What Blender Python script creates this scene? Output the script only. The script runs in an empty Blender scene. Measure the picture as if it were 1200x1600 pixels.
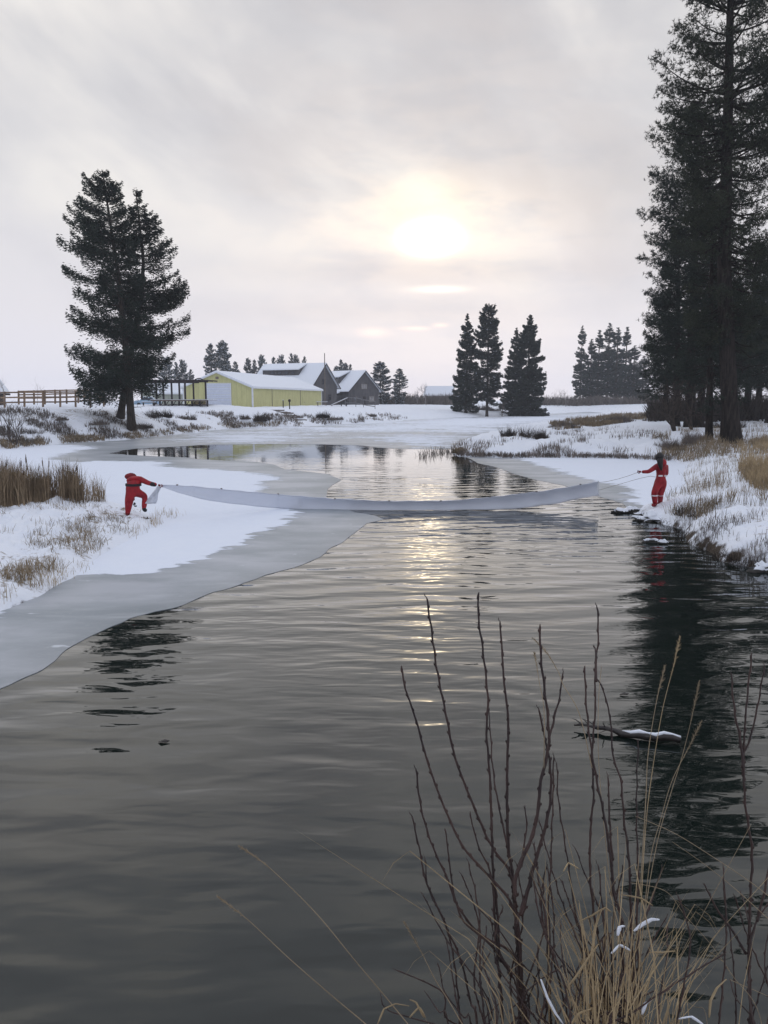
import bpy, bmesh, math, random
import numpy as np
from mathutils import Vector, Matrix, Quaternion, geometry
from mathutils.bvhtree import BVHTree

random.seed(7)
rng = np.random.default_rng(7)
scene = bpy.context.scene
COL = scene.collection
R = math.radians

# ------------------------------------------------------------------ camera
EYE = Vector((0, 0, 3.4))
PITCH = R(8.3)
FPX = 1200.0
cam_data = bpy.data.cameras.new('camera')
cam_data.sensor_fit = 'VERTICAL'
cam_data.sensor_height = 32.0
cam_data.sensor_width = 24.0
cam_data.lens = 32.0 * FPX / 1600.0
cam_data.clip_start = 0.05
cam_data.clip_end = 6000
cam = bpy.data.objects.new('camera', cam_data)
cam.location = EYE
cam.rotation_euler = (math.pi / 2 - PITCH, 0, 0)
COL.objects.link(cam)
scene.camera = cam

def ray(px, py):
    u = (px - 600) / FPX
    v = (800 - py) / FPX
    c, s = math.cos(PITCH), math.sin(PITCH)
    return Vector((u, c + v * s, -s + v * c))
def PD(px, py, D):                      # point on the photo's ray at the distance y = D
    d = ray(px, py)
    return EYE + d * (D / d.y)
def PZ(px, py, z=0.0):                  # point on the photo's ray at height z
    d = ray(px, py)
    return EYE + d * ((z - EYE.z) / d.z)

# ------------------------------------------------------------------ world
SUN_DIR = ray(672, 362).normalized()
SUN_EL = math.asin(SUN_DIR.z)
SUN_AZ = math.atan2(SUN_DIR.x, SUN_DIR.y)
world = bpy.data.worlds.new('World')
scene.world = world
world.use_nodes = True
wt = world.node_tree
wt.nodes.clear()

class NT:
    """small helper that writes node expressions"""
    def __init__(s, tree): s.t = tree
    def node(s, kind, **kw):
        n = s.t.nodes.new(kind)
        for k, v in kw.items(): setattr(n, k, v)
        return n
    def put(s, sock, v):
        if isinstance(v, bpy.types.NodeSocket): s.t.links.new(v, sock)
        elif v is not None:
            if hasattr(sock.default_value, '__len__'):
                v = tuple(v) if hasattr(v, '__len__') else (v,) * len(sock.default_value)
                if len(v) == 3 and len(sock.default_value) == 4: v = v + (1,)
            sock.default_value = v
    def m(s, op, a, b=None, c=None, clamp=False):
        n = s.node('ShaderNodeMath', operation=op, use_clamp=clamp)
        for i, v in enumerate((a, b, c)):
            if v is not None: s.put(n.inputs[i], v)
        return n.outputs[0]
    def vm(s, op, a, b=None):
        n = s.node('ShaderNodeVectorMath', operation=op)
        s.put(n.inputs[0], a)
        if b is not None: s.put(n.inputs[3 if op == 'SCALE' else 1], b)
        return n.outputs['Value' if op in ('DOT_PRODUCT', 'LENGTH') else 'Vector']
    def mix(s, f, a, b, mode='MIX'):
        n = s.node('ShaderNodeMix', data_type='RGBA', blend_type=mode)
        n.clamp_factor = True
        s.put(n.inputs[0], f); s.put(n.inputs[6], a); s.put(n.inputs[7], b)
        return n.outputs[2]
    def noise(s, vec, scale, detail=4, rough=0.5, dist=0.0):
        n = s.node('ShaderNodeTexNoise')
        if vec is not None: s.put(n.inputs['Vector'], vec)
        n.inputs['Scale'].default_value = scale; n.inputs['Detail'].default_value = detail
        n.inputs['Roughness'].default_value = rough; n.inputs['Distortion'].default_value = dist
        return n.outputs['Fac']
    def mapping(s, vec, loc=(0, 0, 0), rot=(0, 0, 0), scale=(1, 1, 1)):
        n = s.node('ShaderNodeMapping')
        s.put(n.inputs[0], vec)
        n.inputs[1].default_value = loc; n.inputs[2].default_value = rot; n.inputs[3].default_value = scale
        return n.outputs[0]
    def ramp(s, f, stops, interp='LINEAR'):
        n = s.node('ShaderNodeValToRGB')
        cr = n.color_ramp; cr.interpolation = interp
        while len(cr.elements) < len(stops): cr.elements.new(0.5)
        for e, (p, c) in zip(cr.elements, stops):
            e.position = p
            c = (c, c, c) if not hasattr(c, '__len__') else c
            e.color = (*c, 1)
        s.put(n.inputs[0], f)
        return n.outputs[0]
    def smooth(s, v, a, b):
        n = s.node('ShaderNodeMapRange', interpolation_type='SMOOTHSTEP')
        s.put(n.inputs[0], v); s.put(n.inputs[1], a); s.put(n.inputs[2], b)
        return n.outputs[0]

w = NT(wt)
tc = w.node('ShaderNodeTexCoord').outputs['Generated']
sep = w.node('ShaderNodeSeparateXYZ'); w.put(sep.inputs[0], tc)
dx, dy, dz = sep.outputs
el = w.m('ARCSINE', dz)
az = w.m('ARCTAN2', dx, dy)
# overcast base: pale lilac at the horizon, greyer above, cooler overhead and away from the sun
base = w.ramp(w.m('MAXIMUM', dz, 0.0), [(0.0, (0.80, 0.785, 0.87)), (0.10, (0.77, 0.75, 0.80)), (0.25, (0.675, 0.67, 0.695)),
                                       (0.45, (0.57, 0.57, 0.60)), (0.72, (0.60, 0.64, 0.75)), (1.0, (0.92, 1.0, 1.20))])
away = w.smooth(dy, 0.75, -0.4)
base = w.mix(w.m('MULTIPLY', away, 0.75), base, (0.61, 0.68, 0.86))
# cloud structure projected on a plane overhead, stretched into streaks
inv = w.m('DIVIDE', 1.0, w.m('ADD', w.m('MAXIMUM', dz, 0.0), 0.16))
comb = w.node('ShaderNodeCombineXYZ')
w.put(comb.inputs[0], w.m('MULTIPLY', dx, inv)); w.put(comb.inputs[1], w.m('MULTIPLY', dy, inv)); comb.inputs[2].default_value = 0.37
pl = comb.outputs[0]
rotd = w.mapping(tc, loc=(0.3, 0.4, 0.15), rot=(0, R(-30), 0))
streak = w.mapping(rotd, scale=(1.5, 1.2, 2.7))
n1 = w.noise(streak, 2.3, 5, 0.50, 0.25)
n2 = w.noise(w.mapping(tc, loc=(3.1, 1.7, 0.6), scale=(1.0, 1.0, 1.6)), 2.3, 4, 0.55, 0.4)
light = w.m('MULTIPLY', w.smooth(n1, 0.42, 0.68), w.smooth(n2, 0.32, 0.6))
dark = w.m('MULTIPLY', w.smooth(n1, 0.52, 0.30), 0.6)
fade = w.smooth(el, R(2), R(14))                    # low sky is smooth
sky = w.mix(w.m('MULTIPLY', w.m('MULTIPLY', light, fade), 0.95), base, (0.90, 0.865, 0.83))
sky = w.mix(w.m('MULTIPLY', w.m('MULTIPLY', dark, fade), 0.85), sky, (0.49, 0.475, 0.50))
# the sun behind cloud: angular distance to it, broken by the cloud texture
cosang = w.vm('DOT_PRODUCT', w.vm('NORMALIZE', tc), tuple(SUN_DIR))
ang = w.m('ARCCOSINE', w.m('MINIMUM', cosang, 0.99999))
def lobe(x, s): return w.m('EXPONENT', w.m('MULTIPLY', w.m('POWER', w.m('DIVIDE', x, R(s)), 2.0), -1.0))
def blob(px, py, sa, se):
    d = ray(px, py).normalized()
    a0 = math.atan2(d.x, d.y); e0 = math.asin(d.z)
    q = w.m('ADD', w.m('POWER', w.m('DIVIDE', w.m('SUBTRACT', az, a0), R(sa)), 2.0),
            w.m('POWER', w.m('DIVIDE', w.m('SUBTRACT', el, e0), R(se)), 2.0))
    return w.m('EXPONENT', w.m('MULTIPLY', q, -1.0))
brk = w.m('ADD', 0.45, w.m('MULTIPLY', w.smooth(w.noise(w.mapping(tc, scale=(1, 1, 3.2)), 9.0, 5, 0.55, 0.3), 0.35, 0.62), 0.75))
def disc(px, py, sa, se):
    d = ray(px, py).normalized()
    a0 = math.atan2(d.x, d.y); e0 = math.asin(d.z)
    q = w.m('ADD', w.m('POWER', w.m('DIVIDE', w.m('SUBTRACT', az, a0), R(sa)), 2.0), w.m('POWER', w.m('DIVIDE', w.m('SUBTRACT', el, e0), R(se)), 2.0))
    return w.m('EXPONENT', w.m('MULTIPLY', w.m('POWER', q, 1.15), -1.0))
core = w.m('MULTIPLY', disc(672, 372, 1.5, 0.80), 7.0)
upper = w.m('MULTIPLY', blob(672, 336, 2.6, 2.1), 0.30)
mid = w.m('MULTIPLY', w.m('MULTIPLY', blob(680, 352, 8.5, 2.6), 0.18), brk)
broad = w.m('MULTIPLY', w.m('MULTIPLY', lobe(ang, 14), 0.12), brk)
slit = w.m('MULTIPLY', blob(686, 452, 1.7, 0.22), 0.55)
slit2 = w.m('MULTIPLY', w.m('ADD', blob(583, 519, 1.0, 0.30), w.m('ADD', blob(650, 513, 0.9, 0.14), blob(688, 508, 0.5, 0.14))), 0.30)
glow = w.vm('SCALE', (1.0, 0.80, 0.52), core)
for c, f in (((1.0, 0.70, 0.16), upper), ((1.0, 0.62, 0.18), mid), ((1.0, 0.70, 0.40), broad), ((1.0, 0.86, 0.6), slit), ((1.0, 0.60, 0.30), slit2)):
    glow = w.vm('ADD', glow, w.vm('SCALE', c, f))
band = w.m('MULTIPLY', w.m('ADD', blob(700, 424, 15, 0.95), w.m('MULTIPLY', blob(560, 486, 14, 1.0), 0.7)), 0.38)      # darker cloud bar below the sun
sky = w.mix(band, sky, (0.55, 0.53, 0.575))
tot = w.vm('ADD', w.vm('SCALE', sky, 0.97), glow)
bg = w.node('ShaderNodeBackground'); w.put(bg.inputs[0], tot); bg.inputs[1].default_value = 1.0
nish = w.node('ShaderNodeTexSky', sky_type='NISHITA')
nish.sun_disc = False; nish.sun_elevation = SUN_EL; nish.sun_rotation = SUN_AZ
nish.air_density = 1.0; nish.dust_density = 1.0
bg2 = w.node('ShaderNodeBackground'); w.put(bg2.inputs[0], nish.outputs[0]); bg2.inputs[1].default_value = 0.002
addn = w.node('ShaderNodeAddShader')
wt.links.new(bg.outputs[0], addn.inputs[0]); wt.links.new(bg2.outputs[0], addn.inputs[1])
wo = w.node('ShaderNodeOutputWorld'); wt.links.new(addn.outputs[0], wo.inputs[0])

sun_d = bpy.data.lights.new('sun', 'SUN')
sun_d.energy = 0.5; sun_d.angle = R(100); sun_d.color = (1.0, 0.965, 0.92)
sun = bpy.data.objects.new('sun', sun_d)
sun.rotation_mode = 'QUATERNION'
sun.rotation_quaternion = (-SUN_DIR).to_track_quat('-Z', 'Y')
COL.objects.link(sun)

scene.view_settings.view_transform = 'Standard'
scene.view_settings.look = 'None'
scene.view_settings.gamma = 1
scene.view_settings.exposure = 0.08
scene.view_settings.use_curve_mapping = False
scene.render.engine = 'CYCLES'
scene.cycles.use_denoising = True
scene.cycles.max_bounces = 6
scene.cycles.volume_bounces = 1
scene.cycles.transparent_max_bounces = 8

# ------------------------------------------------------------------ materials
def new_mat(name):
    m = bpy.data.materials.new(name); m.use_nodes = True
    m.node_tree.nodes.clear()
    n = NT(m.node_tree)
    b = n.node('ShaderNodeBsdfPrincipled'); o = n.node('ShaderNodeOutputMaterial')
    m.node_tree.links.new(b.outputs[0], o.inputs[0])
    n.b = b; n.o = o
    return m, n
def setp(n, color=None, rough=None, spec=None, **kw):
    if color is not None: n.put(n.b.inputs['Base Color'], color)
    if rough is not None: n.put(n.b.inputs['Roughness'], rough)
    if spec is not None: n.put(n.b.inputs['Specular IOR Level'], spec)
def bump(n, h, strength, dist):
    bn = n.node('ShaderNodeBump')
    bn.inputs['Strength'].default_value = strength; bn.inputs['Distance'].default_value = dist
    n.put(bn.inputs['Height'], h); n.t.links.new(bn.outputs[0], n.b.inputs['Normal'])
def mat(name, c1, c2=None, scale=5, rough=0.8, spec=0.3, bmp=0.0, stretch=(1, 1, 1), per_object=0.0, detail=4):
    m, n = new_mat(name)
    tcn = n.node('ShaderNodeTexCoord').outputs['Object']
    nz = n.noise(n.mapping(tcn, scale=stretch), scale, detail, 0.6)
    col = n.mix(n.smooth(nz, 0.3, 0.7), c1, c2 or tuple(x * 0.7 for x in c1))
    if per_object:
        oi = n.node('ShaderNodeObjectInfo').outputs['Random']
        f = n.m('ADD', 1 - per_object / 2, n.m('MULTIPLY', oi, per_object))
        col = n.vm('SCALE', col, f)
    setp(n, col, rough, spec)
    if bmp: bump(n, nz, 0.8, bmp)
    return m

M = {}
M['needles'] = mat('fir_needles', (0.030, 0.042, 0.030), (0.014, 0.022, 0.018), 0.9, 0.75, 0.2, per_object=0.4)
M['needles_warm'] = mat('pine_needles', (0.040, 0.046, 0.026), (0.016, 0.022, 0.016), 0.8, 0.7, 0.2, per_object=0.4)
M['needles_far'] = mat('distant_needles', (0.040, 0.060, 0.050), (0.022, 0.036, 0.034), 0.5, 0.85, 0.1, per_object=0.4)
M['snow_twig'] = mat('snow_on_branches', (0.75, 0.78, 0.84), (0.6, 0.63, 0.7), 3, 0.8)
M['bark'] = mat('bark', (0.075, 0.060, 0.050), (0.025, 0.021, 0.019), 3.5, 0.95, 0.1, 0.06, (3, 3, 0.6))
M['bark_pine'] = mat('pine_bark', (0.045, 0.036, 0.032), (0.012, 0.011, 0.010), 2.6, 0.95, 0.1, 0.10, (3, 3, 0.55))
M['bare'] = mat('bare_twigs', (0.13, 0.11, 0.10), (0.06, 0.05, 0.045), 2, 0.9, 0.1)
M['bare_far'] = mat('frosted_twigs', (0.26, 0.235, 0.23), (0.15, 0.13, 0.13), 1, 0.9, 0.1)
M['brush'] = mat('brown_brush', (0.20, 0.17, 0.15), (0.085, 0.072, 0.064), 1.5, 0.95, 0.1, per_object=0.5)
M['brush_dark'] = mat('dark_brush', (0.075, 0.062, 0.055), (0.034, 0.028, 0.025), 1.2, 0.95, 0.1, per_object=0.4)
M['grass'] = mat('dry_grass', (0.32, 0.25, 0.165), (0.14, 0.11, 0.075), 1.7, 0.85, 0.15)
M['grass_pale'] = mat('pale_dry_grass', (0.46, 0.35, 0.205), (0.22, 0.165, 0.10), 2.5, 0.8, 0.2)
M['cattail'] = mat('cattail_leaves', (0.30, 0.225, 0.145), (0.11, 0.082, 0.055), 2.2, 0.85, 0.15)
M['cattail_head'] = mat('cattail_heads', (0.10, 0.06, 0.035), (0.05, 0.03, 0.02), 8, 0.95, 0.1)
M['stem'] = mat('willow_bark', (0.060, 0.034, 0.028), (0.022, 0.014, 0.014), 9, 0.6, 0.35, 0.001, (2, 2, 0.5))
M['bud'] = mat('bud_scales', (0.05, 0.025, 0.02), (0.03, 0.015, 0.012), 9, 0.5)
M['red'] = mat('red_drysuit', (0.34, 0.008, 0.016), (0.19, 0.004, 0.010), 5, 0.6, 0.35, 0.03)
M['red_dark'] = mat('dark_red_hood', (0.20, 0.008, 0.014), (0.12, 0.004, 0.008), 6, 0.7, 0.3, 0.01)
M['black'] = mat('black_neoprene', (0.018, 0.016, 0.02), (0.01, 0.01, 0.012), 8, 0.6, 0.3)
M['hair'] = mat('black_hair', (0.012, 0.010, 0.010), (0.006, 0.005, 0.005), 12, 0.5, 0.4, 0.004, (4, 4, 0.5))
M['skin'] = mat('skin', (0.45, 0.25, 0.18), (0.38, 0.2, 0.15), 8, 0.5, 0.4)
M['reflective'] = mat('reflective_tape', (0.75, 0.70, 0.72), (0.6, 0.55, 0.57), 8, 0.4, 0.5)
M['yellow'] = None
M['wood_fence'] = mat('fence_timber', (0.30, 0.21, 0.14), (0.17, 0.12, 0.085), 4, 0.85, 0.2, 0.004, (1, 1, 1), 0.4)
M['wood_dark'] = mat('dark_timber', (0.045, 0.035, 0.038), (0.022, 0.018, 0.02), 4, 0.8, 0.2)
M['wood_grey'] = mat('weathered_timber', (0.20, 0.17, 0.15), (0.11, 0.09, 0.08), 4, 0.9, 0.2)
M['trim'] = mat('white_trim', (0.72, 0.74, 0.78), (0.62, 0.64, 0.68), 2, 0.5, 0.4)
M['glass'] = mat('window_glass', (0.05, 0.055, 0.07), (0.02, 0.022, 0.03), 2, 0.08, 0.6)
M['pane_warm'] = mat('pale_window', (0.28, 0.27, 0.27), (0.18, 0.17, 0.17), 3, 0.2, 0.5)
M['metal'] = mat('grey_metal', (0.18, 0.18, 0.19), (0.10, 0.10, 0.11), 3, 0.5, 0.5)
M['blue'] = mat('pale_blue_paint', (0.30, 0.42, 0.55), (0.22, 0.33, 0.45), 3, 0.4, 0.5)
M['rubber'] = mat('rubber', (0.02, 0.02, 0.02), None, 3, 0.8)
M['rope'] = mat('pale_rope', (0.42, 0.40, 0.38), (0.25, 0.23, 0.21), 30, 0.9)
M['wet_wood'] = mat('wet_bark', (0.028, 0.022, 0.020), (0.012, 0.010, 0.010), 14, 0.45, 0.5, 0.01)
M['rock'] = mat('dark_rock', (0.07, 0.065, 0.06), (0.03, 0.028, 0.026), 5, 0.7, 0.3, 0.03)
M['log_end'] = mat('cut_firewood', (0.22, 0.13, 0.08), (0.10, 0.06, 0.04), 9, 0.9)

def snow_mat(name, c=(0.80, 0.835, 0.90), b=0.02, scale=6):
    m, n = new_mat(name)
    p = n.node('ShaderNodeNewGeometry').outputs['Position']
    nz = n.noise(p, scale, 6, 0.6)
    setp(n, n.mix(nz, tuple(x * 0.93 for x in c), c), 0.75, 0.25)
    n.b.inputs['Subsurface Weight'].default_value = 0.0
    bump(n, nz, 0.6, b)
    return m
M['snow'] = snow_mat('snow')

def siding_mat(name, c1, c2, period, axis, per=0.0, rows=False):
    """painted or weathered boarding: seams every `period` metres"""
    m, n = new_mat(name)
    tcn = n.node('ShaderNodeTexCoord').outputs['Object']
    s = n.node('ShaderNodeSeparateXYZ'); n.put(s.inputs[0], tcn)
    co = s.outputs[2] if rows else n.m('ADD', s.outputs[0], s.outputs[1])
    fr = n.m('FRACT', n.m('DIVIDE', co, period))
    seam = n.m('MULTIPLY', n.smooth(fr, 0.0, 0.10), n.smooth(fr, 1.0, 0.9))
    nz = n.noise(n.mapping(tcn, scale=(1, 1, 0.35)), 1.4, 5, 0.6)
    fine = n.noise(n.mapping(tcn, scale=(1, 1, 4)), 3.0, 3, 0.6)
    col = n.mix(n.smooth(nz, 0.3, 0.7), c1, c2)
    col = n.mix(n.m('MULTIPLY', n.smooth(fine, 0.4, 0.7), 0.35), col, tuple(x * 0.7 for x in c2))
    col = n.mix(n.m('MULTIPLY', n.m('SUBTRACT', 1.0, seam), 0.35), col, tuple(x * 0.55 for x in c2))
    setp(n, col, 0.7, 0.3)
    bump(n, seam, 0.6, 0.03)
    return m
M['yellow'] = siding_mat('yellow_steel_siding', (0.58, 0.56, 0.27), (0.50, 0.48, 0.23), 0.9, 0)
M['shingle'] = siding_mat('grey_shingle_siding', (0.105, 0.10, 0.105), (0.060, 0.057, 0.062), 0.28, 2, rows=True)
M['brown_siding'] = siding_mat('dark_board_siding', (0.10, 0.075, 0.06), (0.06, 0.045, 0.04), 0.3, 0)
M['green_siding'] = siding_mat('pale_green_siding', (0.36, 0.38, 0.32), (0.30, 0.32, 0.28), 0.6, 0)
M['door_white'] = siding_mat('white_overhead_door', (0.66, 0.70, 0.80), (0.60, 0.64, 0.74), 0.62, 2, rows=True)

# ground: snow, with soil and dead grass where it is steep or thinly covered
m, n = new_mat('snowy_ground')
geo = n.node('ShaderNodeNewGeometry')
pos = geo.outputs['Position']
nrm = n.node('ShaderNodeSeparateXYZ'); n.put(nrm.inputs[0], geo.outputs['Normal'])
att = n.node('ShaderNodeAttribute'); att.attribute_name = 'bare'
nz_b = n.noise(pos, 1.1, 6, 0.62, 0.3)
nz_f = n.noise(pos, 7.0, 5, 0.65)
nz_m = n.noise(pos, 2.7, 5, 0.6)
thin = n.m('ADD', n.m('MULTIPLY', att.outputs['Fac'], 0.42), n.m('ADD', n.m('MULTIPLY', nz_b, 0.5), n.m('MULTIPLY', nz_f, 0.5)))
bare = n.smooth(thin, 0.66, 0.78)
steep = n.smooth(n.m('ADD', nrm.outputs[2], n.m('MULTIPLY', n.m('SUBTRACT', nz_m, 0.5), 0.75)), 0.66, 0.52)
soil = n.mix(nz_m, (0.035, 0.028, 0.024), (0.10, 0.075, 0.05))
deadg = n.mix(nz_f, (0.09, 0.07, 0.05), (0.30, 0.235, 0.16))
snowc = n.mix(nz_m, (0.76, 0.80, 0.88), (0.84, 0.865, 0.91))
c = n.mix(bare, snowc, deadg)
c = n.mix(steep, c, soil)
setp(n, c, 0.8, 0.2)
bump(n, n.m('ADD', nz_f, n.m('MULTIPLY', nz_m, 1.3)), 0.8, 0.05)
M['ground'] = m

# water
m, n = new_mat('river_water')
pos = n.node('ShaderNodeNewGeometry').outputs['Position']
wa = n.noise(n.mapping(pos, rot=(0, 0, R(-6)), scale=(0.75, 1.9, 1)), 0.92, 1.5, 0.42, 0.8)
wb = n.noise(n.mapping(pos, loc=(5, 2, 0), rot=(0, 0, R(9)), scale=(1.0, 3.2, 1)), 2.0, 1, 0.4, 0.4)
wc = n.noise(n.mapping(pos, loc=(1, 7, 0), rot=(0, 0, R(-20)), scale=(0.5, 1.0, 1)), 0.55, 2, 0.5, 0.3)
calm = n.smooth(n.noise(n.mapping(pos, scale=(0.6, 1, 1)), 0.16, 2, 0.5), 0.30, 0.62)
sy = n.node('ShaderNodeSeparateXYZ'); n.put(sy.inputs[0], pos)
still = n.m('ADD', 0.10, n.m('MULTIPLY', n.smooth(sy.outputs[1], 44.0, 24.0), 0.90))      # sheltered water between the ice sheets lies nearly flat
h = n.m('ADD', n.m('MULTIPLY', wa, 0.022), n.m('ADD', n.m('MULTIPLY', n.m('MULTIPLY', wb, calm), 0.011), n.m('MULTIPLY', wc, 0.014)))
def waves(lam, deg, dist, dsc):
    t = n.node('ShaderNodeTexWave', wave_type='BANDS', bands_direction='Y', wave_profile='SIN')
    n.put(t.inputs['Vector'], n.mapping(pos, rot=(0, 0, R(deg))))
    t.inputs['Scale'].default_value = 0.3142 / lam; t.inputs['Distortion'].default_value = dist
    t.inputs['Detail'].default_value = 1.0; t.inputs['Detail Scale'].default_value = dsc
    return t.outputs['Fac']
mk = n.smooth(n.noise(n.mapping(pos, scale=(0.5, 1, 1)), 0.33, 2, 0.5), 0.35, 0.62)
mk2 = n.smooth(n.noise(n.mapping(pos, loc=(9, 4, 0), scale=(0.6, 1, 1)), 0.27, 2, 0.5), 0.35, 0.62)
h = n.m('ADD', h, n.m('MULTIPLY', n.m('MULTIPLY', waves(0.52, 7, 5.0, 1.1), mk), 0.0065))
h = n.m('ADD', h, n.m('MULTIPLY', n.m('MULTIPLY', waves(0.85, -11, 5.0, 0.7), mk2), 0.013))
h = n.m('MULTIPLY', h, still)
setp(n, (0.007, 0.0115, 0.0100), 0.01, 0.5)
n.b.inputs['IOR'].default_value = 1.46
bn = n.node('ShaderNodeBump'); bn.inputs['Strength'].default_value = 1.0; bn.inputs['Distance'].default_value = 1.0
n.put(bn.inputs['Height'], h); n.t.links.new(bn.outputs[0], n.b.inputs['Normal'])
M['water'] = m

# ice: grey thin ice, snow lying on it where the attribute says so
m, n = new_mat('river_ice')
pos = n.node('ShaderNodeNewGeometry').outputs['Position']
att = n.node('ShaderNodeAttribute'); att.attribute_name = 'snow'
edge = n.node('ShaderNodeAttribute'); edge.attribute_name = 'edge'
sn = n.noise(n.mapping(pos, scale=(0.5, 1.3, 1)), 2.2, 6, 0.62, 0.2)
sf = n.noise(n.mapping(pos, scale=(0.13, 0.5, 1)), 0.9, 5, 0.6, 0.4)
cov = n.m('ADD', att.outputs['Fac'], n.m('ADD', n.m('MULTIPLY', n.m('SUBTRACT', sn, 0.5), 1.5), n.m('MULTIPLY', n.m('SUBTRACT', sf, 0.5), 1.1)))
cov = n.smooth(cov, -0.06, 0.12)
cloudy = n.noise(n.mapping(pos, scale=(0.5, 1, 1)), 0.6, 5, 0.6)
fineg = n.noise(pos, 14, 4, 0.7)
icec = n.mix(n.smooth(cloudy, 0.35, 0.65), (0.25, 0.28, 0.305), (0.40, 0.42, 0.455))
icec = n.mix(n.m('MULTIPLY', n.smooth(edge.outputs['Fac'], 0.5, 0.0), 0.45), icec, (0.20, 0.22, 0.235))
icec = n.mix(n.m('MULTIPLY', n.smooth(fineg, 0.55, 0.75), 0.25), icec, (0.5, 0.52, 0.56))
fl = n.m('MULTIPLY', n.smooth(n.noise(n.mapping(pos, scale=(0.6, 1.3, 1)), 3.1, 3, 0.5), 0.68, 0.74), 0.7)
icec = n.mix(fl, icec, (0.62, 0.65, 0.70))
wisp = n.m('MULTIPLY', n.smooth(n.noise(n.mapping(pos, rot=(0, 0, R(25)), scale=(0.45, 1.6, 1)), 0.55, 4, 0.6, 0.8), 0.52, 0.72), 0.5)
icec = n.mix(wisp, icec, (0.50, 0.52, 0.55))
snowc = n.mix(n.noise(pos, 1.5, 5, 0.6), (0.74, 0.79, 0.89), (0.80, 0.84, 0.91))
setp(n, n.mix(cov, icec, snowc), n.m('ADD', 0.42, n.m('MULTIPLY', cov, 0.45)), 0.22)
drift = n.m('MULTIPLY', n.m('MULTIPLY', n.noise(n.mapping(pos, rot=(0, 0, R(20)), scale=(0.6, 1.4, 1)), 1.3, 5, 0.6), cov), 3.5)
bump(n, n.m('ADD', n.m('ADD', n.m('MULTIPLY', cov, 0.6), drift), n.m('MULTIPLY', fineg, 0.25)), 0.7, 0.022)
M['ice'] = m

# cloth boom
m, n = new_mat('white_net_cloth')
tcn = n.node('ShaderNodeTexCoord').outputs['Object']
nz = n.noise(n.mapping(tcn, rot=(0, R(35), 0), scale=(1, 1, 5)), 1.3, 4, 0.6)
setp(n, n.mix(nz, (0.74, 0.77, 0.83), (0.80, 0.82, 0.86)), 0.8, 0.2)
tr = n.node('ShaderNodeBsdfTranslucent'); tr.inputs[0].default_value = (0.72, 0.75, 0.84, 1)
mx = n.node('ShaderNodeMixShader'); mx.inputs[0].default_value = 0.38
n.t.links.new(n.b.outputs[0], mx.inputs[1]); n.t.links.new(tr.outputs[0], mx.inputs[2]); n.t.links.new(mx.outputs[0], n.o.inputs[0])
bump(n, nz, 0.5, 0.02)
M['cloth'] = m

# ------------------------------------------------------------------ object helpers
def tag(o, label=None, cat=None, group=None, kind=None):
    if label: o['label'] = label
    if cat: o['category'] = cat
    if group: o['group'] = group
    if kind: o['kind'] = kind
    return o
def empty(name, loc, label, cat, group=None, rz=0.0):
    o = bpy.data.objects.new(name, None); COL.objects.link(o)
    o.location = loc; o.rotation_euler = (0, 0, rz); o.empty_display_size = 0.2
    return tag(o, label, cat, group)
def mesh_obj(name, verts, faces, material, parent=None, smooth=False, mat_idx=None):
    me = bpy.data.meshes.new(name)
    if isinstance(verts, np.ndarray): verts = verts.tolist()
    if isinstance(faces, np.ndarray): faces = faces.tolist()
    me.from_pydata(verts, [], faces)
    mats = material if isinstance(material, (list, tuple)) else [material]
    for x in mats: me.materials.append(x)
    if mat_idx is not None: me.polygons.foreach_set('material_index', np.asarray(mat_idx, dtype=np.int32))
    if smooth: me.polygons.foreach_set('use_smooth', np.ones(len(me.polygons), dtype=bool))
    me.update()
    o = bpy.data.objects.new(name, me); COL.objects.link(o)
    if parent is not None: o.parent = parent
    return o

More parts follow.
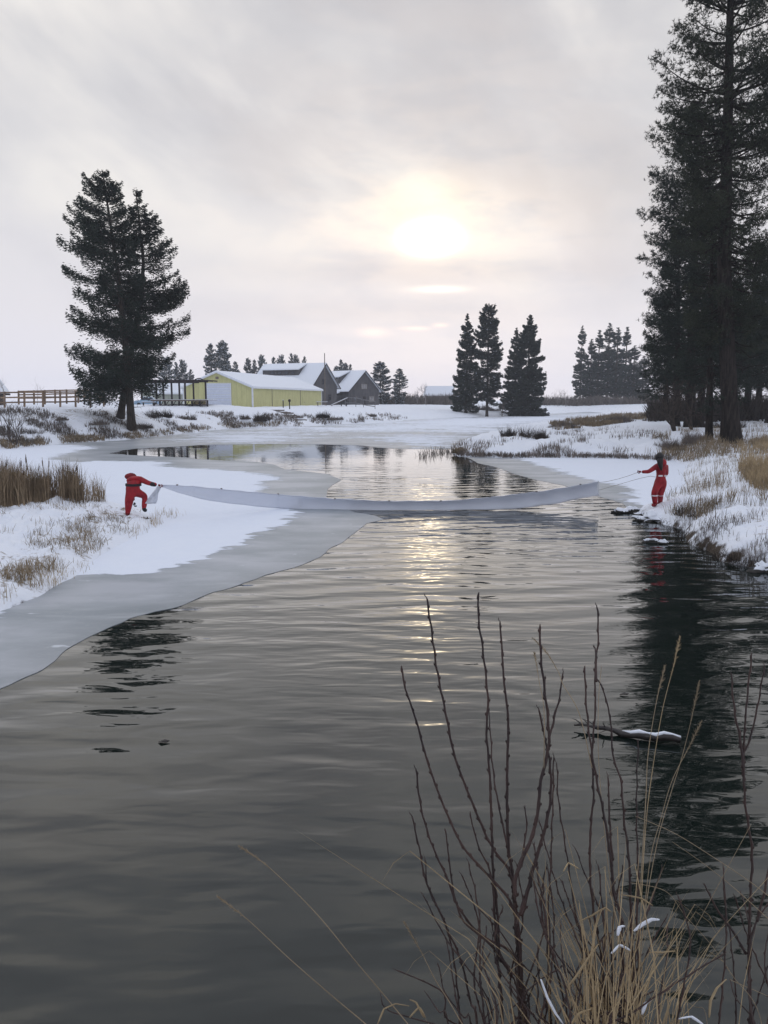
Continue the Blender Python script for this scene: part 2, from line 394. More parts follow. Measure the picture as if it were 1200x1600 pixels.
class MB:
    """collects shapes for one mesh"""
    def __init__(s): s.v = []; s.f = []
    def add(s, vs, fs):
        k = len(s.v); s.v += [tuple(v) for v in vs]; s.f += [tuple(i + k for i in f) for f in fs]
        return s
    def box(s, x0, x1, y0, y1, z0, z1):
        return s.add([(x0, y0, z0), (x1, y0, z0), (x1, y1, z0), (x0, y1, z0), (x0, y0, z1), (x1, y0, z1), (x1, y1, z1), (x0, y1, z1)],
              [(3, 2, 1, 0), (4, 5, 6, 7), (0, 1, 5, 4), (1, 2, 6, 5), (2, 3, 7, 6), (3, 0, 4, 7)])
    def bar(s, a, b, wd, ht):
        a = Vector(a); b = Vector(b); d = (b - a).normalized()
        up = Vector((0, 0, 1)) if abs(d.z) < 0.95 else Vector((0, 1, 0))
        sd = d.cross(up).normalized() * wd / 2; u = sd.cross(d).normalized() * ht / 2
        vs = [p + q for p in (a, b) for q in (-sd - u, sd - u, sd + u, -sd + u)]
        return s.add(vs, [(3, 2, 1, 0), (4, 5, 6, 7), (0, 1, 5, 4), (1, 2, 6, 5), (2, 3, 7, 6), (3, 0, 4, 7)])
    def tube(s, pts, rad, n=6, cap=True):
        pts = [Vector(p) for p in pts]
        if not hasattr(rad, '__len__'): rad = [rad] * len(pts)
        vs = []; side = None
        for i, p in enumerate(pts):
            d = (pts[min(i + 1, len(pts) - 1)] - pts[max(i - 1, 0)])
            d = d.normalized() if d.length > 1e-9 else Vector((0, 0, 1))
            if side is None:
                side = d.cross(Vector((0.3, 0.9, 0.2))).normalized()
            side = (side - d * side.dot(d)).normalized()
            up = d.cross(side)
            for k in range(n):
                a = 2 * math.pi * k / n
                vs.append(p + (side * math.cos(a) + up * math.sin(a)) * rad[i])
        fs = [(i * n + k, i * n + (k + 1) % n, (i + 1) * n + (k + 1) % n, (i + 1) * n + k) for i in range(len(pts) - 1) for k in range(n)]
        if cap: fs += [tuple(range(n - 1, -1, -1)), tuple((len(pts) - 1) * n + k for k in range(n))]
        return s.add(vs, fs)
    def build(s, name, material, parent=None, smooth=False):
        return mesh_obj(name, s.v, s.f, material, parent, smooth)

# ------------------------------------------------------------------ numpy noise
def _hash(ix, iy, seed):
    h = (ix * 374761393 + iy * 668265263 + seed * 1442695041) & 0x7fffffff
    h = ((h ^ (h >> 13)) * 1274126177) & 0x7fffffff
    return ((h ^ (h >> 16)) & 0xffff) / 65535.0
def vnoise(x, y, seed=0):
    ix = np.floor(x).astype(np.int64); iy = np.floor(y).astype(np.int64)
    fx = x - ix; fy = y - iy
    fx = fx * fx * (3 - 2 * fx); fy = fy * fy * (3 - 2 * fy)
    a = _hash(ix, iy, seed); b = _hash(ix + 1, iy, seed); c = _hash(ix, iy + 1, seed); d = _hash(ix + 1, iy + 1, seed)
    return (a * (1 - fx) + b * fx) * (1 - fy) + (c * (1 - fx) + d * fx) * fy - 0.5
def fbm(x, y, octs=4, seed=0, gain=0.5):
    v = 0; a = 1.0
    for o in range(octs):
        v = v + a * vnoise(x * 2 ** o + 17.3 * o, y * 2 ** o - 9.1 * o, seed + o); a *= gain
    return v
def sdist(P, poly):
    """signed distance, positive inside; P (N,2), poly list of (x,y)"""
    poly = np.asarray(poly, dtype=float)
    A = poly; B = np.roll(poly, -1, axis=0)
    best = np.full(len(P), 1e18); inside = np.zeros(len(P), dtype=bool)
    for a, b in zip(A, B):
        ab = b - a; L = ab @ ab + 1e-12
        ap = P - a
        t = np.clip((ap @ ab) / L, 0, 1)
        q = ap - t[:, None] * ab
        best = np.minimum(best, (q * q).sum(1))
        cond = (a[1] > P[:, 1]) != (b[1] > P[:, 1])
        if abs(b[1] - a[1]) > 1e-12:
            xi = a[0] + (P[:, 1] - a[1]) * ab[0] / (b[1] - a[1])
            inside ^= cond & (P[:, 0] < xi)
    d = np.sqrt(best)
    return np.where(inside, d, -d)
def pix(L, z=0.0): return [tuple(PZ(x, y, z).xy) for x, y in L]

# ------------------------------------------------------------------ terrain
RIVER = ([(-16.0, 3.3)] + pix([(-500, 1150), (-150, 1020), (0, 957), (60, 935), (110, 905), (165, 872), (205, 845), (238, 824),
         (250, 808), (240, 797), (190, 787), (130, 775), (60, 768), (0, 765), (-200, 760), (-600, 754), (-600, 742), (-350, 722), (-150, 711),
         (0, 703), (60, 697), (130, 692), (200, 688), (270, 680), (330, 672), (400, 667.5), (470, 667), (510, 664), (600, 661),
         (640, 656), (730, 652), (830, 648), (920, 643.5), (940, 645), (912, 652), (867, 661), (787, 671), (745, 684), (712, 695),
         (706, 705), (712, 713), (740, 715), (800, 716), (870, 716), (940, 716), (1000, 718), (1050, 721), (1074, 728), (1062, 752),
         (1044, 770), (1030, 782), (1008, 792), (978, 799), (1003, 812), (1056, 828), (1070, 848), (1112, 866), (1130, 878),
         (1198, 892), (1300, 925), (1500, 1010), (1900, 1200)]) + [(16.0, 3.6), (5, 3.2), (1.8, 3.0), (-1.5, 3.2), (-6, 3.4)])

CP = []
def cp(px, D, H, W_): CP.append((math.atan((px - 600) / 1187.0), math.log(D), H, W_))
for a in [(-400, 60, 2.6, 7), (-100, 62, 2.6, 7), (20, 66, 2.6, 6.5), (100, 76, 2.75, 6.5), (150, 80, 2.75, 6), (205, 71, 2.2, 6), (270, 110, 2.65, 8), (310, 112, 2.6, 8), (342, 137, 2.2, 8),
          (395, 132, 2.15, 8), (450, 150, 2.1, 8), (500, 174, 2.1, 8), (500, 190, 2.2, 8), (600, 200, 2.1, 14), (700, 250, 1.95, 18), (700, 170, 1.6, 10), (760, 168, 1.75, 7),
          (825, 170, 1.75, 7), (905, 250, 2.0, 10), (1000, 260, 2.1, 10), (1000, 150, 1.7, 10), (200, 300, 2.3, 10), (600, 500, 2.2, 10), (1000, 500, 2.2, 10), (-400, 300, 2.4, 10),
          (740, 52, .50, 1.0), (800, 56, .6, 1.2), (850, 60, .75, 2), (850, 80, .95, 4), (925, 100, 1.1, 6), (1000, 62, .95, 3), (1143, 46, 1.0, 3.5), (1050, 46, .75, 2.5), (1075, 64, 1.1, 3),
          (1180, 30, .95, 2.0), (1100, 24, .60, .7), (1190, 20, .62, .5), (1120, 20, .5, .5), (1030, 27, .22, .8), (1010, 24.5, .20, .6), (1075, 26, .4, 1.0), (1400, 20, .9, 1), (1300, 60, 1.3, 4), (1400, 200, 2, 10),
          (50, 22, .36, 1.2), (100, 25, .30, 1.5), (200, 25, .13, .9), (230, 24, .08, .8), (0, 17, .30, 1), (-200, 24, .5, 2), (-500, 20, .8, 2)]: cp(*a)
for x_, y_, H_, W_ in [(0, 1.0, 1.8, 1.4), (5, 1.5, 1.8, 1.4), (-5, 1.5, 1.8, 1.4), (2, 2.5, 1.8, 1.4), (-2, 2.5, 1.8, 1.4), (0, 2.5, 1.8, 1.4), (0, -3, 1.9, 1.4), (15, 1, 1.8, 2), (-15, 1, 1.8, 2), (0, -60, 2.2, 3)]:
    CP.append((math.atan2(x_, y_), math.log(max(1.0, math.hypot(x_, y_))), H_, W_))
CPA = np.array(CP)
def hfield(x, y):
    """height of the land, riverbed below zero"""
    x = np.asarray(x, float); y = np.asarray(y, float)
    r = np.hypot(x, y) + 1e-6; a = np.arctan2(x, y); lr = np.log(np.maximum(r, 1))
    num = np.zeros_like(x); numw = np.zeros_like(x); den = np.zeros_like(x)
    for ca, cl, H, W_ in CPA:
        w_ = 1.0 / (((a - ca) * 1.6) ** 2 + ((lr - cl) * 0.8) ** 2 + 0.005) ** 1.7
        num += w_ * H; numw += w_ * W_; den += w_
    H = num / den; Wd = numw / den
    d = -sdist(np.stack([x, y], 1), RIVER)
    jit = np.clip(r * 0.012, 0.10, 0.8)
    d = d + fbm(x / (3 * jit + .4), y / (3 * jit + .4), 3, 5) * jit * 1.3
    near = np.exp(-((a - 0.40) / 0.16) ** 2 - ((lr - math.log(21)) / 0.30) ** 2)
    lumps = fbm(x * 1.5, y * 1.5, 3, 11) * 0.10 * np.clip(d, 0, 1) + np.abs(fbm(x * 2.0, y * 2.0, 3, 21, .5)) * 0.36 * np.clip(d * 2, 0, 1) * near
    leftn = np.exp(-((a + 0.40) / 0.14) ** 2 - ((lr - math.log(21)) / 0.30) ** 2)
    lumps += np.abs(fbm(x * 2.1, y * 2.1, 3, 31, .6)) * 0.34 * np.clip(d * 1.3, 0, 1) * leftn
    big = fbm(x / 14, y / 14, 3, 3) * 0.35 * np.clip(d / 12, 0, 1) * np.clip(r / 60, 0, 1)
    bankl = np.clip((r - 38) / 15, 0, 1) * np.exp(-((d - 5) / 6.0) ** 2) * fbm(x / 1.5, y / 1.5, 3, 8) * 0.38
    land = H * np.tanh(np.maximum(d, 0) / Wd) + lumps + big + bankl + 0.05 * np.clip(d * 4, 0, 1)
    bed = -0.12 + np.clip(d, -6, 0) * 0.35
    z = np.where(d > 0, np.maximum(land, 0.0) + np.minimum(d * 1.5, 0.0) - 0.10 * np.exp(-np.maximum(d, 0) * 8), bed)
    return z, d

ang_f = np.linspace(R(-33), R(33), 560)
ang_b = np.concatenate([np.linspace(R(-180), R(-60), 40, endpoint=False), np.linspace(R(-60), R(-33), 30, endpoint=False)])
angs = np.concatenate([ang_b, ang_f, -ang_b[::-1]])[:-1]
rad = np.concatenate([np.linspace(0.5, 10, 40, endpoint=False), np.geomspace(10, 34, 215, endpoint=False), np.geomspace(34, 130, 180, endpoint=False),
                      np.geomspace(130, 400, 70, endpoint=False), np.geomspace(400, 1500, 14)])
AA, RR = np.meshgrid(angs, rad)
gx = (np.sin(AA) * RR).ravel(); gy = (np.cos(AA) * RR).ravel()
gz, gd = hfield(gx, gy)
NA = len(angs); NR = len(rad)
ii, jj = np.meshgrid(np.arange(NR - 1), np.arange(NA), indexing='ij')
j2 = (jj + 1) % NA
quads = np.stack([ii * NA + jj, ii * NA + j2, (ii + 1) * NA + j2, (ii + 1) * NA + jj], -1).reshape(-1, 4)
gv = np.stack([gx, gy, gz], 1)
gv = np.vstack([gv, [[0, 0, gz[:NA].mean()]]])
faces = quads[:, ::-1].tolist() + [((j + 1) % NA, j, NR * NA) for j in range(NA)]
ground = mesh_obj('ground', gv, faces, M['ground'], smooth=True)
tag(ground, kind='structure')
# how thinly the snow covers the ground
r_ = np.hypot(gx, gy); a_ = np.arctan2(gx, gy)
bare = np.zeros(len(gx))
bare += 0.36 * np.clip((r_ - 40) / 10, 0, 1) * np.clip((120 - r_) / 30, 0, 1) * np.exp(-((gd - 5.5) / 5.5) ** 2) * (a_ < -0.02)
bare += 0.30 * np.clip((r_ - 34) / 8, 0, 1) * np.clip((110 - r_) / 30, 0, 1) * np.clip((a_ - 0.30) / 0.12, 0, 1) * np.clip(gd / 2, 0, 1)
bare += 0.28 * np.clip((r_ - 70) / 30, 0, 1) * np.clip((300 - r_) / 60, 0, 1) * np.clip((a_ - 0.06) / 0.08, 0, 1) * np.clip(gd / 2, 0, 1)
bare += 0.35 * ((r_ > 13) & (r_ < 34)) * np.clip((np.abs(a_) - 0.2) / 0.1, 0, 1) * np.exp(-((gd - 1.0) / 1.3) ** 2)
bare += 0.5 * (r_ < 5)
bare = np.append(bare, 0.5)
at = ground.data.attributes.new('bare', 'FLOAT', 'POINT'); at.data.foreach_set('value', bare.astype(np.float32))

bvh = BVHTree.FromPolygons([tuple(v) for v in gv.tolist()], faces)
def hit(px, py):
    """where the photo's ray meets the land, or the water"""
    d = ray(px, py).normalized()
    h_ = bvh.ray_cast(EYE, d)
    tw = (0.02 - EYE.z) / d.z if d.z < 0 else 1e9
    if h_[0] is None or h_[3] > tw: return (EYE + d * tw, False) if tw < 2000 else (None, False)
    return h_[0], True
def zat(x, y):
    h_ = bvh.ray_cast(Vector((x, y, 50)), Vector((0, 0, -1)))
    return h_[0].z if h_[0] is not None else 0.0
def ongrd(px, D, sink=0.0):
    p = PD(px, 630, D); return Vector((p.x, p.y, zat(p.x, p.y) - sink))

# water
wv = []; wf = []
ra = [0.2, 20, 60, 150, 300, 600]; aw = np.linspace(R(-75), R(75), 40)
for r0 in ra:
    for a0 in aw: wv.append((math.sin(a0) * r0, math.cos(a0) * r0 - 0.2, 0.0))
for i in range(len(ra) - 1):
    for j in range(len(aw) - 1): wf.append((i * 40 + j, (i + 1) * 40 + j, (i + 1) * 40 + j + 1, i * 40 + j + 1)[::-1])
water = mesh_obj('river_water', wv, wf, M['water']); tag(water, kind='structure')

# ------------------------------------------------------------------ ice
SNOW_POLYS = [
  [(-700, 1200), (-300, 1090), (0, 962), (25, 940), (59, 915), (100, 903), (160, 893), (203, 900), (256, 888), (320, 871), (384, 849), (430, 828), (457, 812), (470, 801), (440, 785), (405, 772), (410, 757),
   (443, 747), (420, 742), (380, 738), (347, 733), (290, 731), (253, 727), (262, 721), (160, 720), (113, 722), (80, 717), (100, 711), (150, 697), (60, 692), (0, 700), (-900, 700), (-1200, 800)],
  [(815, 719), (840, 728), (870, 737), (927, 752), (983, 763), (972, 772), (985, 782), (1030, 800), (1120, 800), (1120, 700), (800, 700)],
  [(305, 686), (330, 679), (400, 677), (455, 679), (450, 689), (380, 692), (320, 691)],
  [(430, 668), (520, 668), (640, 664), (700, 668), (640, 672), (520, 672)],
  [(585, 684), (640, 680), (705, 682), (712, 696), (690, 700), (640, 696)],
  [(560, 700 - 37), (700, 655), (860, 650), (925, 646), (912, 652), (800, 664), (770, 672), (720, 676), (640, 662)],
]
def ice_sheet(name, px_edge, outer_world, z, seed):
    """sheet bounded by a jagged edge over the water and running under the land elsewhere"""
    edge = pix(px_edge, z)
    pts = []
    for (x0, y0), (x1, y1) in zip(edge[:-1], edge[1:]):
        L = math.hypot(x1 - x0, y1 - y0); rr = math.hypot(x0, y0)
        k = max(1, min(60, int(L / max(0.10, rr * 0.008))))
        for i in range(k): pts.append((x0 + (x1 - x0) * i / k, y0 + (y1 - y0) * i / k))
    pts.append(edge[-1])
    E = np.array(pts)
    rr = np.hypot(E[:, 0], E[:, 1])
    am = np.clip(rr * 0.006, 0.03, 0.25)
    E[:, 0] += fbm(E[:, 0] / (am * 9), E[:, 1] / (am * 9), 3, seed) * am * 2.2
    E[:, 1] += fbm(E[:, 0] / (am * 9) + 50, E[:, 1] / (am * 9), 3, seed + 3) * am * 2.2
    ring = [tuple(p) for p in E] + outer_world
    # interior points, spacing growing with distance
    cand = []
    r0 = 4.0
    while r0 < 330:
        st = max(0.35, r0 * 0.012)
        na = int(2 * R(50) * r0 / (st * 1.5))
        aa = np.linspace(R(-50), R(50), na) + rng.uniform(-0.2, 0.2) * st / r0
        cand.append(np.stack([np.sin(aa) * r0, np.cos(aa) * r0], 1)); r0 += st
    cand = np.vstack(cand)
    sd = sdist(cand, ring)
    cand = cand[sd > np.maximum(0.15, np.hypot(cand[:, 0], cand[:, 1]) * 0.004)]
    rv = sdist(cand, RIVER); cand = cand[rv > -3.0]
    vs = [Vector(p) for p in ring] + [Vector(p) for p in cand.tolist()]
    ne = len(ring)
    res = geometry.delaunay_2d_cdt(vs, [(i, (i + 1) % ne) for i in range(ne)], [], 1, 1e-5)
    V2 = np.array([(v.x, v.y) for v in res[0]]); F = [tuple(f) for f in res[2]]
    keep = np.array([V2[list(f)].mean(0) for f in F])
    ins = sdist(keep, ring) > 0
    F = [f for f, k in zip(F, ins) if k]
    F = [f if ((V2[f[1]][0] - V2[f[0]][0]) * (V2[f[2]][1] - V2[f[0]][1]) - (V2[f[1]][1] - V2[f[0]][1]) * (V2[f[2]][0] - V2[f[0]][0])) > 0 else f[::-1] for f in F]
    V3 = np.hstack([V2, np.full((len(V2), 1), z)])
    # a thin vertical lip along the edge so that the sheet has thickness
    nV = len(V3)
    cnt = {}
    for f in F:
        for a, b in zip(f, f[1:] + f[:1]): cnt[(a, b)] = cnt.get((a, b), 0) + 1
    border = [e for e in cnt if (e[1], e[0]) not in cnt]
    low = {}
    extra = []
    for a, b in border:
        for q in (a, b):
            if q not in low: low[q] = nV + len(extra); extra.append((V3[q][0], V3[q][1], -0.01))
        F.append((b, a, low[a], low[b]))
    V3 = np.vstack([V3, extra])
    o = mesh_obj(name, V3, F, M['ice'])
    P = V3[:, :2]; rr = np.hypot(P[:, 0], P[:, 1])
    s = np.full(len(P), -9.0)
    for k, poly in enumerate(SNOW_POLYS):
        d_ = sdist(P, pix(poly, z))
        sc = 1.15 if k < 2 else 3.5
        s = np.maximum(s, d_ / (sc * np.clip(rr / 22, 0.7, 3)))
    s = np.clip(s, -2.2, 2.2)
    far = np.clip((rr - 62) / 20, 0, 1)
    s = s * (1 - far) + far * np.clip(s * 0.25 + 0.12, -0.05, 0.5)
    for nm, val in (('snow', s), ('edge', np.clip(sdist(P, ring), 0, 5) / 2.0)):
        at = o.data.attributes.new(nm, 'FLOAT', 'POINT'); at.data.foreach_set('value', val.astype(np.float32))
    tag(o, kind='structure')
    return o
ICE_A = [(-900, 1480), (-300, 1200), (-120, 1128), (0, 1075), (55, 1050), (110, 1016), (150, 992), (200, 967), (240, 955), (290, 943), (350, 922), (405, 903), (455, 886), (500, 868), (540, 848), (560, 833),
         (575, 818), (597, 812), (585, 806), (560, 800), (535, 788), (516, 776), (520, 764), (541, 749), (523, 740), (480, 737), (443, 733), (425, 726), (400, 722), (367, 720), (333, 719), (297, 715),
         (247, 713), (200, 711), (178, 708), (182, 704), (217, 700), (283, 697), (333, 695), (400, 694), (480, 694), (560, 695.5), (597, 699), (627, 701.5), (700, 702), (745, 702)]
o1 = pix([(1000, 690), (1010, 650), (1010, 638)])
ice_a = ice_sheet('river_ice', ICE_A, o1 + [(150, 300), (-150, 320), (-120, 60), (-70, 30), (-30, 9)], 0.007, 40)
ICE_B = [(720, 710), (735, 717), (747, 722), (777, 730), (807, 742), (840, 750), (883, 758), (915, 768), (937, 776), (960, 782), (973, 786), (984, 795), (1000, 805)]
ice_b = ice_sheet('river_ice', ICE_B, pix([(1060, 812), (1150, 800), (1150, 712), (1000, 706), (800, 706)]), 0.007, 60)

# ------------------------------------------------------------------ haze
hz = MB().box(-1650, 1650, -1650, 1650, -4.5, 47).build('haze', None)
hz.data.materials.clear()
mh = bpy.data.materials.new('thin_winter_haze'); mh.use_nodes = True; mh.node_tree.nodes.clear()
nh = NT(mh.node_tree)
pv = nh.node('ShaderNodeVolumePrincipled'); pv.inputs['Color'].default_value = (0.93, 0.95, 1.0, 1); pv.inputs['Density'].default_value = 0.0004
pv.inputs['Anisotropy'].default_value = 0.2
oh = nh.node('ShaderNodeOutputMaterial'); mh.node_tree.links.new(pv.outputs[0], oh.inputs['Volume'])
hz.data.materials.append(mh); tag(hz, kind='stuff')

# ------------------------------------------------------------------ buildings
def gable_building(name, label, cat, loc, rz, w_, L_, wall, rise, wall_m, over=0.4, group=None, roof_t=0.28, fascia=None):
    """gable front at local y = 0, running back along +y"""
    root = empty(name, loc, label, cat, group, rz)
    h = w_ / 2
    b = MB()
    b.add([(-h, 0, -.6), (h, 0, -.6), (h, 0, wall), (0, 0, wall + rise), (-h, 0, wall),
           (-h, L_, -.6), (h, L_, -.6), (h, L_, wall), (0, L_, wall + rise), (-h, L_, wall)],
          [(0, 1, 2, 3, 4), (9, 8, 7, 6, 5), (1, 6, 7, 2), (5, 0, 4, 9)])
    b.build('wall', wall_m, root)
    s = rise / h
    for sg in (-1, 1):
        ex = h + over; ez = wall - over * s
        vs = []
        for y in (-over, L_ + over):
            vs += [(0, y, wall + rise + 0.02), (sg * ex, y, ez + 0.02), (sg * ex, y, ez + roof_t), (0, y, wall + rise + roof_t)]
        MB().add(vs, [(0, 1, 2, 3), (7, 6, 5, 4), (0, 4, 5, 1), (1, 5, 6, 2), (2, 6, 7, 3)]).build('roof', M['snow'], root)
        fm = fascia or M['wood_dark']
        MB().bar((sg * ex * 1.003, -over - .03, ez - .04), (0, -over - .03, wall + rise - .04), 0.08, 0.22).build('fascia', fm, root)
        MB().bar((sg * (ex + .02), -over, ez - .02), (sg * (ex + .02), L_ + over, ez - .02), 0.08, 0.18).build('gutter', fm, root)
    return root
def window(parent, x, z, w_, h_, side='front', y=0.0, hw=0.0, frame=M['wood_dark'], pane=M['glass'], mull=1):
    """window on the front (y=0) or on the -x / +x wall at position y"""
    def P(u, v, d):
        if side == 'front': return (x + u, -d, z + v)
        if side == 'left': return (-hw - d, y + u, z + v)
        return (hw + d, y + u, z + v)
    f = MB()
    t = 0.09
    for (u0, u1, v0, v1) in ((-w_ / 2 - t, w_ / 2 + t, -h_ / 2 - t, -h_ / 2), (-w_ / 2 - t, w_ / 2 + t, h_ / 2, h_ / 2 + t), (-w_ / 2 - t, -w_ / 2, -h_ / 2, h_ / 2), (w_ / 2, w_ / 2 + t, -h_ / 2, h_ / 2)):
        f.add([P(u0, v0, 0), P(u1, v0, 0), P(u1, v1, 0), P(u0, v1, 0), P(u0, v0, .09), P(u1, v0, .09), P(u1, v1, .09), P(u0, v1, .09)],
              [(3, 2, 1, 0), (4, 5, 6, 7), (0, 1, 5, 4), (1, 2, 6, 5), (2, 3, 7, 6), (3, 0, 4, 7)])
    fo = f.build('window', frame, parent)
    for k in range(mull):
        u0 = -w_ / 2 + w_ * k / mull + .04; u1 = -w_ / 2 + w_ * (k + 1) / mull - .04
        MB().add([P(u0, -h_ / 2, .03), P(u1, -h_ / 2, .03), P(u1, h_ / 2, .03), P(u0, h_ / 2, .03)], [(0, 1, 2, 3)]).build('pane', pane, fo)
    return fo
def shed_dormer(parent, hw, wall, rise, y0, y1, x_out, drop, wall_m):
    """dormer on the -x slope: a flatter roof from near the ridge out to x_out"""
    s = rise / hw
    zr = wall + rise - 0.1
    z_out = zr - drop
    xi = -0.3
    zb = wall + rise * (1 - x_out / hw)          # main slope under the dormer's front
    for nm, m_, vs, fs in (
        ('dormer_wall', wall_m, [(-x_out, y0, zb - .2), (-x_out, y1, zb - .2), (-x_out, y1, z_out), (-x_out, y0, z_out), (xi, y0, zr), (xi, y1, zr)], [(1, 0, 3, 2), (0, 4, 3), (1, 2, 5)]),
        ('dormer_roof', M['snow'], [(xi, y0 - .4, zr + .12), (xi, y1 + .4, zr + .12), (-x_out - .6, y1 + .4, z_out - .02), (-x_out - .6, y0 - .4, z_out - .02),
                                    (xi, y0 - .4, zr + .4), (xi, y1 + .4, zr + .4), (-x_out - .6, y1 + .4, z_out + .28), (-x_out - .6, y0 - .4, z_out + .28)],
         [(0, 1, 2, 3), (4, 7, 6, 5), (0, 3, 7, 4), (3, 2, 6, 7), (2, 1, 5, 6), (1, 0, 4, 5)])):
        MB().add(vs, fs).build(nm, m_, parent)

# yellow barn
nc = PD(395, 636, 135); u = Vector((0.213, 0.977, 0))
fc = Vector((nc.x, nc.y, 0)) + Vector((-0.977, 0.213, 0)) * 6.5
bz = 2.12
barn = gable_building('yellow_barn', 'long pale yellow metal barn with white overhead door and snowy roof', 'barn', (fc.x, fc.y, bz), -math.atan2(0.213, 0.977), 13, 41, 3.5, 2.6, M['yellow'], 0.35, fascia=M['trim'])
d_ = MB().box(-2.05 + 0.15, 2.45 + 0.15 - .1, -.06, -.004, -.3, 4.05)
dd = None
# overhead door made of its panels
dx0, dx1 = -2.15, 2.45
dr = MB().box(dx0 - .12, dx0, -.09, -.003, -.3, 4.1).box(dx1, dx1 + .12, -.09, -.003, -.3, 4.1).box(dx0 - .12, dx1 + .12, -.09, -.003, 4.1, 4.22).build('door', M['trim'], barn)
for k in range(7): MB().box(dx0 + .005, dx1 - .005, -.05, -.006, -.3 + k * .628, -.3 + (k + 1) * .628 - .025).build('panel', M['door_white'], dr)
for sx, y in ((6.5, 0), (-6.5, 0), (6.5, 41)):
    MB().box(sx - .12, sx + .12, y - .1, y + .12, -.5, 3.45).build('corner_trim', M['trim'], barn)
MB().box(-.28, .28, -.08, -.003, 4.9, 5.3).build('vent', M['wood_grey'], barn)
for yy in (9.5, 26.0):
    MB().box(6.503, 6.56, yy, yy + .12, -.4, 3.3).build('downpipe', M['wood_grey'], barn)
dd = MB().box(6.503, 6.55, 27.5, 28.5, -.3, 1.9).build('side_door', M['yellow'], barn); MB().box(6.551, 6.62, 28.3, 28.36, .75, .9).build('handle', M['metal'], dd)
MB().box(6.503, 6.56, .2, 40.8, -.45, -.12).build('base_trim', M['wood_grey'], barn)
MB().box(-6.4, dx0 - .2, -.05, -.003, -.45, -.15).build('base_trim', M['wood_grey'], barn)

# lodges
p = PD(507, 632, 190)
l1 = gable_building('shingled_lodge', 'taller grey shingled lodge with steep snowy roof, directly behind the yellow barn', 'building', (p.x, p.y, 2.2), R(64), 12.5, 17, 4.6, 5.3, M['shingle'], 0.7, 'grey shingled lodge buildings')
window(l1, -0.2, 5.6, 1.1, 1.1)
window(l1, 2.6, 1.8, 1.0, 1.3)
shed_dormer(l1, 6.25, 4.6, 5.3, 5.0, 15.5, 3.6, 1.35, M['shingle'])
for yy in (6.6, 8.6, 10.6, 12.6): window(l1, 0, 7.75, 1.1, .55, 'left', yy, 3.6)
p = PD(569, 631, 205)
l2 = gable_building('shingled_lodge', 'lower grey shingled lodge with paired gable windows, farther from the barn', 'building', (p.x, p.y, 2.3), R(48), 11.6, 14, 3.7, 4.9, M['shingle'], 0.7, 'grey shingled lodge buildings')
window(l2, 0, 4.6, 2.2, 1.2, frame=M['wood_grey'], pane=M['pane_warm'], mull=3)
window(l2, 2.9, 1.3, 1.9, 1.5, frame=M['wood_grey'], pane=M['pane_warm'], mull=2)
window(l2, -3.4, 1.4, .9, 1.3, frame=M['wood_grey'], mull=1)
dd = MB().box(-.5, .5, -.08, -.003, -.3, 2.0).build('door', M['wood_dark'], l2); MB().box(.36, .42, -.14, -.081, .8, .95).build('handle', M['metal'], dd)
shed_dormer(l2, 5.8, 3.7, 4.9, 5.0, 13.0, 4.2, 1.5, M['shingle'])
for yy in (6.5, 8.8, 11): window(l2, 0, 5.9, 1.0, .9, 'left', yy, 4.2, frame=M['wood_grey'], pane=M['pane_warm'])
# porch of the second lodge on the side turned to the river
MB().add([(-5.7, 2.5, 3.2), (-9.2, 2.5, 2.3), (-9.2, 13.5, 2.3), (-5.7, 13.5, 3.2), (-5.7, 2.5, 3.5), (-9.2, 2.5, 2.58), (-9.2, 13.5, 2.58), (-5.7, 13.5, 3.5)],
         [(0, 1, 2, 3), (7, 6, 5, 4), (0, 4, 5, 1), (1, 5, 6, 2), (2, 6, 7, 3)]).build('porch_roof', M['snow'], l2)
MB().box(-8.9, -5.82, 2.9, 13.3, -.6, 2.28).build('porch_wall', M['shingle'], l2)
window(l2, 0, 1.3, 1.4, 1.2, 'left', 5.2, 8.9, frame=M['wood_grey']); window(l2, 0, 1.3, 1.4, 1.2, 'left', 9.2, 8.9, frame=M['wood_grey'])

# pale shed, small hut, dark barn
p = PD(231, 622, 165)
gable_building('garden_shed', 'small pale green shed with snowy roof, seen through the dark pergola', 'shed', (p.x, p.y, 2.3), R(-48), 5.2, 13, 2.6, 1.9, M['green_siding'], 0.3, fascia=M['trim'])
p = PD(707, 632, 262)
hut = gable_building('field_hut', 'lone brown hut with snowy roof beside the far spruces', 'hut', (p.x, p.y, 1.9), R(78), 6.5, 9, 3.0, 2.9, M['brown_siding'], 0.4)
window(hut, 0, 1.4, 1, .8, 'left', 4.5, 3.25)
p = PD(-51, 611, 78)
db = gable_building('dark_barn', 'dark barn corner with snowy eave cut off by the picture edge, behind the timber fence', 'barn', (p.x - .0, p.y, 2.7), R(8), 3.0, 6, 2.0, 2.3, M['brown_siding'], 0.45)

# flagpole / utility pole by the lodge
pp = PD(508, 633, 182); zt = PD(508, 553, 182).z
r0_ = empty('utility_pole', (pp.x, pp.y, 2.1), 'tall thin pole standing before the taller lodge gable', 'pole')
MB().tube([(0, 0, -.4), (0, 0, zt - 2.1)], [0.16, 0.10], 8).build('pole', M['wood_grey'], r0_)
MB().tube([(0, 0, zt - 2.1), (0, 0, zt - 1.9)], [0.13, 0.05], 8).build('cap', M['metal'], r0_)

